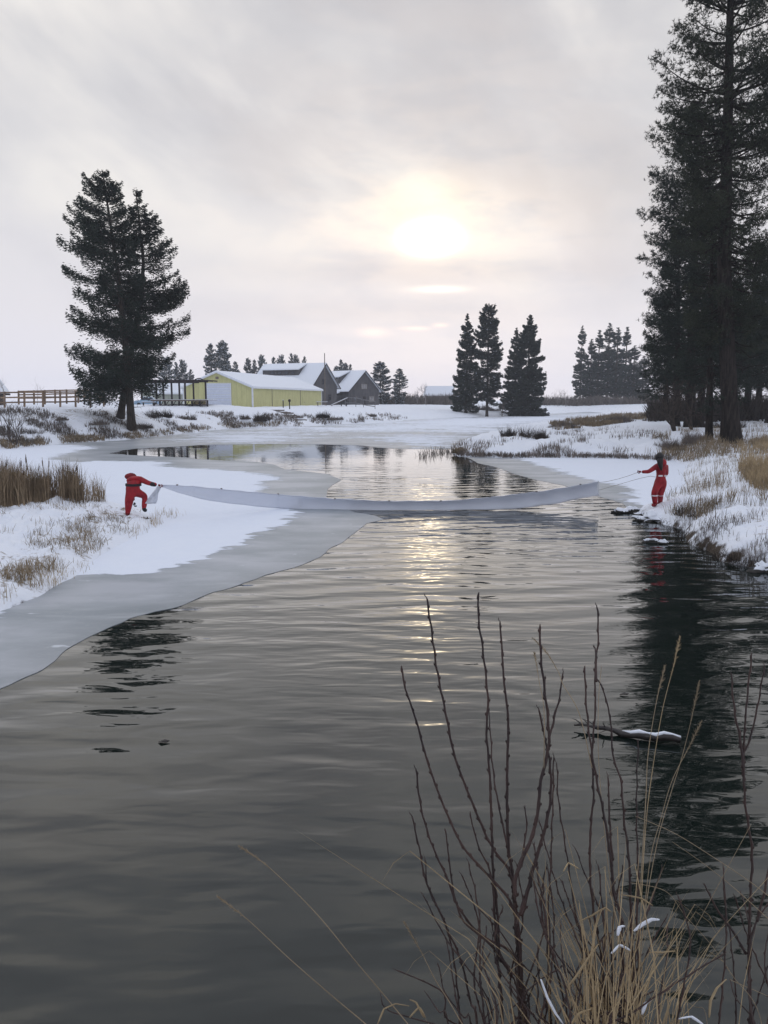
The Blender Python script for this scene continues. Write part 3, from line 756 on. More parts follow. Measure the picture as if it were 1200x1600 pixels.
# ------------------------------------------------------------------ pergola and deck
pc = PD(272, 633, 110); gzp = zat(pc.x, pc.y)
deck_z = PD(272, 624, 110).z; top_z = PD(272, 598, 110).z
pg = empty('pergola', (pc.x, pc.y, deck_z), 'dark timber pergola with eight posts on a raised snowy deck', 'pergola')
def L_(px, D, z): q = PD(px, 630, D); return (q.x - pc.x, q.y - pc.y, z - deck_z)
FR = [222, 256, 290, 322]; BK = [245, 269, 281, 303]
for px in FR: MB().bar(L_(px, 108, deck_z + .003), L_(px, 108, top_z), .22, .22).build('post', M['wood_dark'], pg)
for px in BK: MB().bar(L_(px, 113, deck_z + .003), L_(px, 113, top_z), .22, .22).build('post', M['wood_dark'], pg)
MB().bar(L_(216, 108, top_z + .12), L_(326, 108, top_z + .12), .12, .24).build('beam', M['wood_dark'], pg)
MB().bar(L_(232, 113, top_z + .12), L_(312, 113, top_z + .12), .12, .24).build('beam', M['wood_dark'], pg)
for k in range(14):
    px = 222 + k * 7.4
    q0 = L_(px, 107.3, top_z + .30); q1 = (q0[0] + .6, q0[1] + 6.4, q0[2])
    MB().bar(q0, q1, .07, .16).build('rafter', M['wood_dark'], pg)
a0 = L_(302, 108, top_z + .12); a1 = L_(322, 108, top_z + .12)
MB().tube([(a0[0] + (a1[0] - a0[0]) * t, a0[1], a0[2] + .42 * math.sin(math.pi * t)) for t in np.linspace(0, 1, 9)], .07, 6).build('arch', M['wood_dark'], pg)
dk = empty('deck', (pc.x, pc.y, gzp), 'raised plank deck under the pergola, snow on top, firewood below', 'deck')
dz_ = deck_z - gzp
def K_(px, D, z): q = PD(px, 630, D); return (q.x - pc.x, q.y - pc.y, z)
xa, xb = K_(238, 108, 0)[0], K_(325, 108, 0)[0]; ya = 107.2 - pc.y; yb = 114 - pc.y
MB().box(xa, xb, ya, yb, dz_ - .06, dz_ - .003).build('snow_cover', M['snow'], dk)
for k in range(10): MB().box(xa, xb, ya + k * .68, ya + k * .68 + .64, dz_ - .13, dz_ - .065).build('plank', M['wood_grey'], dk)
MB().bar((xa, ya - .03, dz_ - .15), (xb, ya - .03, dz_ - .15), .05, .20).build('rim_board', M['wood_grey'], dk)
for px in (240, 250, 258, 269, 280, 290, 300, 312, 324):
    q = K_(px, 107.5, 0); MB().box(q[0] - .11, q[0] + .11, q[1] - .11, q[1] + .11, -.4, dz_ - .14).build('leg', M['wood_dark'], dk)
    if px < 320: MB().bar((q[0] + .1, q[1] + .05, -.1), (q[0] + .5, q[1] + .05, dz_ - .2), .07, .09).build('brace', M['wood_dark'], dk)
for k in range(46):                       # split firewood stacked below the deck
    q = K_(302 + (k % 12) * 1.65 + (k // 12 % 2) * .8, 107.9, 0)
    zz = .06 + (k // 12) * .155
    MB().tube([(q[0], q[1] - .22, zz), (q[0] + .02, q[1] + .5, zz)], random.uniform(.06, .08), 7).build('firewood', M['log_end'], dk)

def small_thing(name, label, cat, loc, rz=0, group=None): return empty(name, loc, label, cat, group, rz)
# bench and snowy vehicle beside the deck
q = PD(232, 626, 106); z0 = zat(q.x, q.y)
be = small_thing('bench', 'low dark bench between the big fir and the deck', 'bench', (q.x, q.y, z0), R(4))
MB().box(-.9, .9, -.22, .22, .42, .48).build('seat', M['wood_dark'], be)
for sx in (-.7, .7): MB().box(sx - .05, sx + .05, -.2, .2, -.1, .42).build('leg', M['wood_dark'], be)
MB().box(-.88, .88, -.2, .2, .483, .55).build('snow_cover', M['snow'], be)
q = PD(231, 619, 128); z0 = 2.3
car = small_thing('parked_car', 'pale blue car under snow, parked between the big fir and the shed', 'car', (q.x, q.y, z0), R(8))
prof = [(-2.1, .35), (-2.1, .85), (-1.9, 1.0), (-1.2, 1.05), (-.7, 1.5), (.7, 1.52), (1.3, 1.1), (2.0, .95), (2.1, .8), (2.1, .35)]
vs = [(x, y, z) for y in (-.85, .85) for x, z in prof]; k = len(prof)
MB().add(vs, [tuple(range(k)), tuple(range(2 * k - 1, k - 1, -1))] + [(i, i + k, (i + 1) % k + k, (i + 1) % k) for i in range(k)]).build('body', M['blue'], car)
MB().add([(-1.0, y, 1.08) for y in (-.86,)] + [(-.65, -.86, 1.42), (.65, -.86, 1.44), (1.1, -.86, 1.1)], [(0, 3, 2, 1)]).build('side_window', M['glass'], car)
MB().add([(-.75, -.8, 1.53), (.75, -.8, 1.55), (.75, .8, 1.55), (-.75, .8, 1.53), (-.65, -.7, 1.66), (.65, -.7, 1.68), (.65, .7, 1.68), (-.65, .7, 1.66)],
         [(0, 1, 5, 4), (1, 2, 6, 5), (2, 3, 7, 6), (3, 0, 4, 7), (4, 5, 6, 7)]).build('snow_cover', M['snow'], car)
for sx in (-1.35, 1.35):
    for sy in (-.87, .70):
        MB().tube([(sx, sy, .33), (sx, sy + .18, .33)], .33, 12).build('wheel', M['rubber'], car)

# ------------------------------------------------------------------ fences
def fence(label, spec, name='timber_fence', m_=M['wood_fence'], rails=3, post_w=.15, snowcap=True):
    """spec: list of (px, D, top py, bottom py)"""
    base = PD(spec[0][0], spec[0][3], spec[0][1])
    root = empty(name, base, label, 'fence')
    tops = []; bots = []
    for px, D, t, b in spec:
        T = PD(px, t, D) - base; B = PD(px, b, D) - base; tops.append(T); bots.append(B)
        MB().bar(B - Vector((0, 0, .35)), T + Vector((0, 0, .05)), post_w, post_w).build('post', m_, root)
    for i in range(len(spec) - 1):
        for k in range(rails):
            f = .04 + k * (.66 / max(1, rails - 1)) if rails > 1 else .05
            a = tops[i].lerp(bots[i], f); b = tops[i + 1].lerp(bots[i + 1], f)
            off = Vector((0, -post_w / 2 - .022, 0))
            MB().bar(a + off, b + off, .04, .14).build('rail', m_, root)
    return root
F1 = [(-22, 74, 612.5, 636), (7, 74.5, 612.5, 636), (38, 75, 612, 635.5), (67, 75.8, 612, 635), (94, 76.5, 611.8, 635), (118, 77.5, 611.5, 634), (141, 78.5, 611.3, 631), (162, 80, 611, 630)]
fence('brown timber fence nearest the river, three rails above the snowy bank', F1)
F2 = [(29, 84, 611, 627), (53, 85, 610.5, 627), (70, 86, 610, 627), (86, 87, 609.5, 626), (104, 88, 609, 626), (122, 88, 608.8, 625), (140, 88, 609.5, 625), (161, 86, 610.5, 625)]
fence('brown timber fence of the paddock behind, set back from the front fence', F2)
for i, (px, t, lab) in enumerate([(132, 602, 'dark thin arbor post rising above the paddock fence, farthest from the big fir'), (156, 604, 'dark thin arbor post at the fence end, middle of three'), (164, 603, 'dark thin arbor post nearest the big fir trunks')]):
    q = PD(px, 627, 90); tt = PD(px, t, 90)
    po = small_thing('arbor_post', lab, 'post', (q.x, q.y, q.z), 0, 'thin arbor posts behind the fence')
    MB().box(-.08, .08, -.08, .08, -.4, tt.z - q.z).build('post', M['wood_dark'], po)
    MB().box(-.14, .14, -.14, .14, tt.z - q.z + .002, tt.z - q.z + .1).build('cap', M['snow'], po)
F3 = [(540, 150, 620, 633), (556, 148, 621, 633.5), (568, 146, 624, 636), (586, 142, 627, 639)]
fence('dark pipe handrail running down the bank beside the lodge', F3, 'handrail', M['metal'], 2, .10)

# snow covered slide/ramp, picnic table, posts by the barn, steps down the bank
q = PD(531, 631, 150)
sl = small_thing('boat_ramp', 'snow covered sloping ramp board propped up beside the handrail', 'ramp', (q.x, q.y, zat(q.x, q.y)), R(8))
MB().bar((-1.7, 0, .1), (1.6, 0, 1.55), 1.0, .14).build('board', M['wood_grey'], sl)
MB().bar((-1.66, 0, .21), (1.56, 0, 1.64), .94, .10).build('snow_cover', M['snow'], sl)
for xx, hh in ((.3, .95), (1.3, 1.4)):
    MB().bar((xx, -.4, -.3), (xx, -.4, hh - .1), .1, .1).bar((xx, .4, -.3), (xx, .4, hh - .1), .1, .1).build('support', M['wood_dark'], sl)
q = PD(503, 632, 150)
pt = small_thing('picnic_table', 'snowy picnic table by the far corner of the yellow barn', 'table', (q.x, q.y, zat(q.x, q.y)), R(10))
MB().box(-1.1, 1.1, -.4, .4, .72, .78).build('table_top', M['wood_grey'], pt); MB().box(-1.08, 1.08, -.38, .38, .783, .87).build('snow_cover', M['snow'], pt)
for sy in (-.8, .8): MB().box(-1.1, 1.1, sy - .14, sy + .14, .42, .47).build('seat', M['wood_grey'], pt)
for sx in (-.8, .8):
    MB().bar((sx, -.7, -.1), (sx, -.15, .72), .07, .07).bar((sx, .7, -.1), (sx, .15, .72), .07, .07).bar((sx + .04, -.9, .40), (sx + .04, .9, .40), .05, .08).build('leg', M['wood_grey'], pt)
for px, t, b, lab in ((442.5, 624.5, 633, 'short dark post standing against the yellow barn wall'), (452.5, 625, 637, 'dark water hydrant standpipe with round head in front of the barn')):
    D = 132 if px < 450 else 124
    q = PD(px, b, D); hh = PD(px, t, D).z
    z0 = min(q.z, zat(q.x, q.y)); o = small_thing('hydrant' if px > 450 else 'marker_post', lab, 'hydrant' if px > 450 else 'post', (q.x, q.y, z0))
    MB().tube([(0, 0, -.2), (0, 0, hh - z0 - .1)], .09, 8).build('pipe' if px > 450 else 'post', M['wood_dark'], o)
    if px > 450: MB().tube([(0, 0, hh - z0 - .34), (0, 0, hh - z0 - .2), (0, 0, hh - z0 + .05), (0, 0, hh - z0 + .12)], [.10, .22, .22, .08], 8).build('head', M['wood_dark'], o)
    else: MB().box(-.12, .12, -.12, .12, hh - z0 - .098, hh - z0 - .02).build('cap', M['snow'], o)
a, b = hit(428, 641)[0], hit(462, 656)[0]
st = small_thing('bank_steps', 'snowy timber steps descending the bank below the barn', 'steps', (a.x, a.y, a.z))
for k in range(8):
    q = a.lerp(b, k / 7) - a; qq = a + q; q.z = zat(qq.x, qq.y) - a.z
    MB().box(q.x - 1.5, q.x + 1.5, q.y - .12, q.y + .12, q.z - .1, q.z + .07).build('step', M['wood_grey'], st)

# ------------------------------------------------------------------ trees
def unit(a): return a / (np.linalg.norm(a, axis=-1, keepdims=True) + 1e-9)
def diamonds(C, A, ln, wd, g):
    """leaf-sized quads: centre, axis, length, width"""
    N = len(C)
    S = unit(np.cross(A, g.normal(size=(N, 3))))
    ln = np.broadcast_to(ln, (N,))[:, None]; wd = np.broadcast_to(wd, (N,))[:, None]
    V = np.stack([C - A * ln * .5, C + S * wd * .5 - A * ln * .1, C + A * ln * .5, C - S * wd * .5 - A * ln * .1], 1).reshape(-1, 3)
    F = np.arange(N * 4).reshape(-1, 4)
    return V, F
def tufts(C, A, ln, wd, k, spread, g):
    """pine tufts: k needles fanned about an axis from each centre"""
    N = len(C)
    Cr = np.repeat(C, k, 0); Ar = np.repeat(A, k, 0)
    D = unit(Ar * 0.55 + g.normal(size=(N * k, 3)) * spread)
    S = unit(np.cross(D, g.normal(size=(N * k, 3))))
    l_ = (ln * g.uniform(.7, 1.15, N * k))[:, None]
    V = np.stack([Cr - S * wd * .5, Cr + S * wd * .5, Cr + D * l_], 1).reshape(-1, 3)
    return V, np.arange(N * k * 3).reshape(-1, 3)

def conifer_mesh(trunk, r0, profL, profR, t0, nb, style, seed, dens=1.0, leaf=(.34, .12), snow=0.0, rise0=-12, rise1=42, limb_r=.05, gap=.0, side_dir=(1, 0), dead=0):
    """trunk: list of points relative to the base. profL/R: crown reach (m) by height share. Returns crown and trunk meshes."""
    g = np.random.default_rng(seed)
    T = np.array([tuple(p) for p in trunk], float)
    seg = np.concatenate([[0], np.cumsum(np.linalg.norm(np.diff(T, axis=0), axis=1))]); seg /= seg[-1]
    def tp(t): return np.stack([np.interp(t, seg, T[:, k]) for k in range(3)], -1)
    Hh = T[-1][2] - T[0][2]
    mb = MB()
    tt = np.linspace(0, 1, 22)
    rr = r0 * (1 - tt) ** .8 * .92 + .03
    rr[0] *= 1.35; rr[1] *= 1.06
    mb.tube([Vector(p) for p in tp(tt)], list(rr), 10)
    Vs = []; Fs = []; off = 0; Ms = []
    t = t0 + (1 - t0) * np.sort(g.uniform(0, 1, nb)) ** .95
    # branches come in whorls with gaps
    wh = np.round(t * Hh / 0.55) * 0.55 / Hh if gap else t
    t = np.clip(t * (1 - gap) + wh * gap, t0, .995)
    azs = g.uniform(0, 2 * math.pi, nb)
    amp = np.interp(t, np.linspace(0, 1, 24), np.interp(np.linspace(0, 1, 24), np.linspace(0, 1, 24), 0.80 + .36 * g.random(24)))
    for i in range(nb):
        cs = math.cos(azs[i]) * side_dir[0] + math.sin(azs[i]) * side_dir[1]
        wR = (cs + 1) / 2
        reach = np.interp(t[i], [q[0] for q in profL], [q[1] for q in profL]) * (1 - wR) + np.interp(t[i], [q[0] for q in profR], [q[1] for q in profR]) * wR
        L = max(.25, reach * amp[i] * g.uniform(.70, 1.08))
        if g.random() < .10: L *= 1.18
        tn = (t[i] - t0) / (1 - t0)
        e = R(rise0 + (rise1 - rise0) * tn ** 1.3 + g.normal() * 7)
        h = np.array([math.cos(azs[i]), math.sin(azs[i]), 0.])
        o = tp(np.array([t[i]]))[0]
        s = np.linspace(0, 1, 7)
        sag = -.16 * L * np.sin(s * math.pi * .9) * (1 - tn) + .10 * L * s ** 2.2
        P = o + np.outer(s * L * math.cos(e), h) + np.outer(s * L * math.sin(e) + sag, [0, 0, 1.])
        P += np.outer(s, np.array([h[1], -h[0], 0]) * L * g.normal() * .06)
        lr = limb_r * (.5 + L / 6)
        mb.tube([Vector(p) for p in P], list(lr * (1 - s) + .008), 4, False)
        if style == 'fir':
            n_ = int(max(6, L * L * 9 * dens + L * 12 * dens))
            u_ = g.uniform(.10 if L > 1.2 else .0, 1, n_) ** .75
            side = np.array([-h[1], h[0], 0])
            wmax = .34 * L * np.minimum(1, 1.5 * (1 - u_) ** .8 + .12) + .08
            lat = g.uniform(-1, 1, n_) * wmax
            C = np.stack([np.interp(u_, s, P[:, k]) for k in range(3)], -1)
            C = C + np.outer(lat, side) + np.outer(-np.abs(lat) * .22 + g.normal(size=n_) * (.05 + .035 * L) - .03, [0, 0, 1.])
            A = unit(h * .9 + np.outer(np.sign(lat) * .75 * np.clip(np.abs(lat) / .3, .2, 1), side) + g.normal(size=(n_, 3)) * .32 + np.array([0, 0, .12 - .3 * (1 - tn)]))
            sc = g.uniform(.6, 1.25, n_)
            V, F = diamonds(C, A, leaf[0] * sc, leaf[1] * sc, g); Ms.append(g.random(len(F)) < snow)
        else:
            nt = int(max(4, (L * 9 + L * L * 3.0) * dens))
            u_ = g.uniform(.30, 1.05, nt) ** .8
            side = np.array([-h[1], h[0], 0])
            sp = .30 * L * (1 - np.minimum(u_, 1)) + .20 + .05 * L
            C = np.stack([np.interp(u_, s, P[:, k]) for k in range(3)], -1)
            C = C + np.outer(g.normal(size=nt) * sp * .7, side) + np.outer(g.normal(size=nt) * sp * .42 + .05, [0, 0, 1.]) + np.outer(g.normal(size=nt) * .12, h)
            A = unit(h * .7 + g.normal(size=(nt, 3)) * .5 + np.array([0, 0, .35]))
            V, F = tufts(C, A, leaf[0], leaf[1], 9, .62, g); Ms.append(np.repeat(g.random(nt) < snow, 9))
        Vs.append(V); Fs.append(F + off); off += len(V)
    for i in range(dead):                    # dead twiggy limbs under the crown
        t_ = g.uniform(t0 * .5, t0 + .25); az_ = g.uniform(0, 6.28); L = g.uniform(.8, 2.6)
        o = tp(np.array([t_]))[0]; h = np.array([math.cos(az_), math.sin(az_), g.uniform(-.35, .25)])
        pts = [Vector(o + h * L * q + g.normal(size=3) * .05 * L) for q in np.linspace(0, 1, 5)]
        mb.tube(pts, [limb_r * .8 * (1 - q) + .008 for q in np.linspace(0, 1, 5)], 4, False)
        for q in range(2):
            b0 = pts[2 + q]; mb.tube([b0, b0 + Vector(g.normal(size=3) * .35 + np.array([h[0], h[1], 0]) * .4)], [.015, .006], 3, False)
    return (np.vstack(Vs), np.vstack(Fs), np.concatenate(Ms)), mb
MESHES = {}
def conifer(name, label, base, needle, bark, group=None, key=None, rz=0, scale=1.0, **kw):
    root = empty(name, base, label, 'tree', group, rz)
    root.scale = (scale,) * 3 if not hasattr(scale, '__len__') else scale
    if key in MESHES and key is not None:
        a, b = MESHES[key]
        for nm, me in (('trunk', a), ('crown', b)):
            o = bpy.data.objects.new(nm, me); COL.objects.link(o); o.parent = root
        return root
    (V, F, ms), mb = conifer_mesh(**kw)
    tk = mb.build('trunk', bark, root, True)
    cr = mesh_obj('crown', V, F, [needle, M['snow_twig']], root, mat_idx=ms.astype(np.int32))
    if key: MESHES[key] = (tk.data, cr.data)
    return root

# the old fir pair on the left bank
def trunk_px(pts, D0, D1=None):
    D1 = D1 or D0
    n_ = len(pts); base = None; out = []
    for i, (x, y) in enumerate(pts):
        p = PD(x, y, D0 + (D1 - D0) * i / (n_ - 1))
        out.append(p)
    base = out[0].copy()
    base.z = min(base.z, zat(base.x, base.y) + .05) - .15
    out[0] = base.copy()
    return base, [p - base for p in out]
mpx = 70 / 1200.0
b, T = trunk_px([(205, 646), (200, 583), (193, 506), (183, 416), (173, 352), (160, 268)], 70)
conifer('fir_tree', 'tallest dark fir on the bank, its forked-looking pair leaning against it, trunk nearest the river', b, M['needles'], M['bark'], 'old firs on the river bank',
        trunk=T, r0=.36, t0=.17, nb=240, style='fir', seed=31, dens=2.7, leaf=(.25, .085), limb_r=.045, gap=.85, dead=10, rise0=4, rise1=26,
        profL=[(0, 4.6), (.15, 5.0), (.24, 5.0), (.32, 4.6), (.42, 5.3), (.5, 5.4), (.58, 4.8), (.64, 4.9), (.7, 4.3), (.78, 3.5), (.86, 2.8), (.93, 1.9), (1, .4)],
        profR=[(0, 3.0), (.15, 3.3), (.3, 3.0), (.5, 2.6), (.7, 2.2), (.85, 2.0), (.93, 1.5), (1, .5)])
b, T = trunk_px([(186, 626), (200, 575), (213, 510), (222, 460), (224, 404), (218, 350), (212, 298)], 75, 71)
conifer('fir_tree', 'shorter dark fir of the bank pair, trunk set back and leaning towards its partner', b, M['needles'], M['bark'], 'old firs on the river bank',
        trunk=T, r0=.34, t0=.165, nb=190, style='fir', seed=77, dens=2.7, leaf=(.25, .085), limb_r=.045, gap=.85, dead=8, rise0=3, rise1=26,
        profL=[(0, 3.4), (.2, 3.5), (.4, 2.6), (.6, 2.2), (.8, 1.8), (1, .4)],
        profR=[(0, 3.8), (.15, 4.1), (.25, 3.9), (.35, 4.0), (.45, 4.5), (.52, 4.7), (.6, 3.9), (.7, 3.4), (.8, 2.7), (.9, 1.9), (.96, 1.1), (1, .3)])

# the tall ponderosa pines on the right bank
b, T = trunk_px([(1143, 689), (1137, 560), (1131, 420), (1137, 200), (1141, 20), (1143, -120), (1143, -230)], 46)
conifer('pine_tree', 'tallest pine with thick bare lower trunk, standing nearest the water in the grass', b, M['needles_warm'], M['bark_pine'], 'pines on the right bank',
        trunk=T, r0=.52, t0=.20, nb=270, style='pine', seed=5, dens=1.75, leaf=(.23, .034), limb_r=.06, dead=22, snow=.0,
        profL=[(0, 2.4), (.25, 2.6), (.4, 3.0), (.5, 3.4), (.6, 3.5), (.72, 3.5), (.85, 2.9), (.94, 2.2), (1, .6)],
        profR=[(0, 2.6), (.25, 2.9), (.4, 3.4), (.5, 3.8), (.6, 4.2), (.7, 4.0), (.85, 3.2), (.94, 2.0), (1, .6)])
b, T = trunk_px([(1078, 668), (1080, 560), (1085, 420), (1088, 280), (1092, 165)], 62)
conifer('pine_tree', 'bushy dark pine just behind the tallest one, branches reaching out over the river', b, M['needles'], M['bark_pine'], 'pines on the right bank',
        trunk=T, r0=.42, t0=.20, nb=190, style='pine', seed=15, dens=1.3, leaf=(.27, .04), limb_r=.045, dead=20, snow=.0,
        profL=[(0, 3.4), (.2, 3.8), (.4, 3.9), (.55, 4.1), (.66, 4.5), (.75, 3.6), (.85, 3.0), (.93, 2.0), (1, .4)],
        profR=[(0, 3.4), (.3, 3.6), (.6, 3.5), (.8, 2.6), (.93, 1.6), (1, .4)])
b, T = trunk_px([(1056, 668), (1058, 560), (1060, 470), (1061, 385)], 66)
conifer('pine_tree', 'lower dark pine at the river-side edge of the grove, branches down to the brush', b, M['needles'], M['bark_pine'], 'pines on the right bank', key='edgepine',
        trunk=T, r0=.32, t0=.27, nb=115, style='pine', seed=25, dens=1.25, leaf=(.28, .042), limb_r=.04, dead=14, snow=.0,
        profL=[(0, 2.9), (.3, 2.9), (.6, 2.7), (.8, 2.0), (1, .4)], profR=[(0, 2.9), (.3, 2.9), (.6, 2.7), (.8, 2.0), (1, .4)])
b, T = trunk_px([(1108, 686), (1109, 600), (1111, 480), (1113, 360), (1112, 300)], 47.5)
conifer('pine_tree', 'slender dark pine close beside the tallest trunk', b, M['needles'], M['bark_pine'], 'pines on the right bank', key='slenderpine',
        trunk=T, r0=.22, t0=.20, nb=100, style='pine', seed=35, dens=1.3, leaf=(.24, .035), limb_r=.03, dead=16, snow=.0,
        profL=[(0, 2.0), (.4, 2.2), (.7, 1.6), (1, .3)], profR=[(0, 2.0), (.4, 2.2), (.7, 1.6), (1, .3)])
for px, D, sc, rz, key, lab in [(1094, 70, (1.15, 1.15, 1.05), 2.0, 'edgepine', 'mid-height dark pine standing between the bushy pine and the tallest trunk'),
                           (1168, 80, (1.2, 1.2, 1.15), 1.0, 'edgepine', 'dark pine behind the tallest trunk, on its far side'),
                           (1205, 74, (1.25, 1.25, 1.1), 3.7, 'edgepine', 'dark pine half cut off by the picture edge'),
                           (1132, 92, (1.3, 1.3, 1.25), 5.0, 'edgepine', 'far dark pine whose crown fills the gap left of the tallest trunk'),
                           (1186, 100, (1.3, 1.3, 1.05), .5, 'edgepine', 'farthest dark pine of the grove, low behind the others'),
                           (1040, 84, (1.0, 1.0, .72), 4.2, 'edgepine', 'small dark pine at the grove edge towards the open field'),
                           (1238, 55, (1.2, 1.2, 1.2), 2.2, 'edgepine', 'dark pine just outside the picture edge, limbs reaching in')]:
    q = ongrd(px, D, .2)
    conifer('pine_tree', lab, q, None, None, 'pines on the right bank', key, rz, sc)

# spruces beyond the channel
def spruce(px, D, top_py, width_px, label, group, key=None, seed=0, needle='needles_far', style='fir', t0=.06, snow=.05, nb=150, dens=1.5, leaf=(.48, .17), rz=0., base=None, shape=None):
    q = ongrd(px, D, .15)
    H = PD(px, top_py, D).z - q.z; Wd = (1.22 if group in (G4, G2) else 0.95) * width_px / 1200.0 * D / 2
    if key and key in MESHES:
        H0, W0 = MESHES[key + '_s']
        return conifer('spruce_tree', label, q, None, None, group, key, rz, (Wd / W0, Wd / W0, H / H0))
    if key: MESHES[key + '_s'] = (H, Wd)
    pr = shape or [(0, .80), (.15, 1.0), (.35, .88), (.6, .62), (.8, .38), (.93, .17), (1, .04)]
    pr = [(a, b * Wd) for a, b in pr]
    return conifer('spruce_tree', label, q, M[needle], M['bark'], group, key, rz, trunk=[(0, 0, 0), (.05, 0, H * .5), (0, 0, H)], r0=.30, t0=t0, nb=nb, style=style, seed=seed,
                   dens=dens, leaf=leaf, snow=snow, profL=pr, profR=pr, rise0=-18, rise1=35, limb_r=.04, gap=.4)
G2 = 'tall conifers beyond the ice channel'; G4 = 'conifers behind the farm buildings'
spruce(728, 163, 490, 46, 'dense dark spruce nearest the small hut, branches to the ground', G2, 'sp_a', 41, dens=2.3, nb=240, snow=.02, needle='needles')
spruce(761, 160, 477, 42, 'tallest conifer of the far group, open crown above a visible trunk', G2, None, 42, t0=.16, dens=2.1, nb=190, snow=.02, needle='needles', shape=[(0, .5), (.16, .7), (.3, .95), (.5, .8), (.6, 1.0), (.78, .8), (.9, .6), (.97, .35), (1, .1)])
spruce(804, 172, 513, 40, 'thinner spruce behind the dark one, snow dusted on its sides', G2, None, 43, dens=1.9, nb=190, snow=.02, needle='needles')
spruce(824, 165, 492, 56, 'broad black-green spruce at the end of the far group', G2, None, 44, dens=2.7, nb=250, snow=.01, needle='needles', shape=[(0, .75), (.15, .95), (.3, 1.0), (.5, .8), (.65, .65), (.8, .42), (.93, .2), (1, .04)])
G3 = 'grove of conifers far across the field'
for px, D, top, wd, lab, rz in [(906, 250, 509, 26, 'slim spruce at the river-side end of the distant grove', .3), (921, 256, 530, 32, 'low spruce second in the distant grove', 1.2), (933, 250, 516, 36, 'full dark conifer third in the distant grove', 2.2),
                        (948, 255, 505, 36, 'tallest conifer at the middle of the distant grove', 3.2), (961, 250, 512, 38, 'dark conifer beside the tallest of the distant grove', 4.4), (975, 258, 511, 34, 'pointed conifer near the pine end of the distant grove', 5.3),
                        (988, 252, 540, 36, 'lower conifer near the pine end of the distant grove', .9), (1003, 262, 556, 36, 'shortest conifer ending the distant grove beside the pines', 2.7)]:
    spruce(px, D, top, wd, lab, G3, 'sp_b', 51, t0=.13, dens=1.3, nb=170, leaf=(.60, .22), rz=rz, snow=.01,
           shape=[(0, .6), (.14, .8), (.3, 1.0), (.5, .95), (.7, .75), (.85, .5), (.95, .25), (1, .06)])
G4 = 'conifers behind the farm buildings'
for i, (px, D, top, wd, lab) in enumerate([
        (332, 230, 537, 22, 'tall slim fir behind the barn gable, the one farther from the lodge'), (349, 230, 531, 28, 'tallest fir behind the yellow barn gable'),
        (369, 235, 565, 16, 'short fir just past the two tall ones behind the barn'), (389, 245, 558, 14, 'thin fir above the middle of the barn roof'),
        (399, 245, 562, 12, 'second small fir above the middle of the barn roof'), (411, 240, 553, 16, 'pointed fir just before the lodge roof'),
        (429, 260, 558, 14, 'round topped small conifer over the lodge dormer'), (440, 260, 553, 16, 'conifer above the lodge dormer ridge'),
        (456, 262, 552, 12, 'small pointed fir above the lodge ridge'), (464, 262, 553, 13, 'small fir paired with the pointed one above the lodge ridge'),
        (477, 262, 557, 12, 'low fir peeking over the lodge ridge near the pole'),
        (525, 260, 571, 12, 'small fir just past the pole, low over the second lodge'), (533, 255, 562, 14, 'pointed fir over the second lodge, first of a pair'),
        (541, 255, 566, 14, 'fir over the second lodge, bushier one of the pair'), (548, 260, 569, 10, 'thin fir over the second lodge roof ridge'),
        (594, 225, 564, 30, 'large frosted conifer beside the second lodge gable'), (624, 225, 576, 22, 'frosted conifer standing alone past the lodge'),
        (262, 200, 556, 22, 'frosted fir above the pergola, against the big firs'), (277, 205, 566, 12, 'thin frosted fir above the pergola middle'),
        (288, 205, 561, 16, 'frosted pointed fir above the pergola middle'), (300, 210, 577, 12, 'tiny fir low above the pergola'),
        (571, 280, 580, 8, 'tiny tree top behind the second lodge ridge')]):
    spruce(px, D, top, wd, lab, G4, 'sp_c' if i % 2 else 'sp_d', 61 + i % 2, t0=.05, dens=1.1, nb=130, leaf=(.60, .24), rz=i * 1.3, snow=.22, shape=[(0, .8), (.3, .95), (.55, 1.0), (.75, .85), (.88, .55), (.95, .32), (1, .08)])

# bare trees and brush
def bare_mesh(seed, H, spread, levels=4, r0=.12, trunks=1, up=.55, kids=4, n=4):
    g = random.Random(seed); mb = MB()
    def grow(p, d, L, r, lv):
        pts = [p]; q = p; dd = d
        for k in range(4):
            dd = (dd + Vector((g.gauss(0, .13), g.gauss(0, .13), g.gauss(.05, .08)))).normalized()
            q = q + dd * L / 4; pts.append(q)
        mb.tube(pts, [r * (1 - .13 * k) for k in range(5)], n if lv > 1 else 3, False)
        if lv <= 0: return
        for k in range(kids):
            j = g.choice((1, 2, 3, 4, 4)); t = pts[j]
            a = Vector((g.gauss(0, 1), g.gauss(0, 1), g.gauss(.25, .5))).normalized()
            grow(t, (dd * up + a * (1 - up) * spread).normalized(), L * g.uniform(.5, .78), r * .5, lv - 1)
    for k in range(trunks):
        a = g.uniform(0, 6.28); l = .0 if trunks == 1 else g.uniform(.15, .75)
        grow(Vector((math.cos(a) * .12 * (trunks > 1), math.sin(a) * .12 * (trunks > 1), -.2)), Vector((math.cos(a) * l, math.sin(a) * l, 1)).normalized(), H * .42 * g.uniform(.8, 1.1), r0, levels)
    return mb
def bare_tree(name, label, loc, H, key, m_, cat='tree', group=None, rz=0., part='trunk', **kw):
    root = empty(name, loc, label, cat, group, rz)
    if key not in MESHES: MESHES[key] = (bare_mesh(H=1.0 * kw.pop('h0', H), **kw).build(part, m_, root).data, H)
    else:
        me, H0 = MESHES[key]
        o = bpy.data.objects.new(part, me); COL.objects.link(o); o.parent = root; root.scale = (H / H0,) * 3
    return root
GB = 'bare trees on the far side'
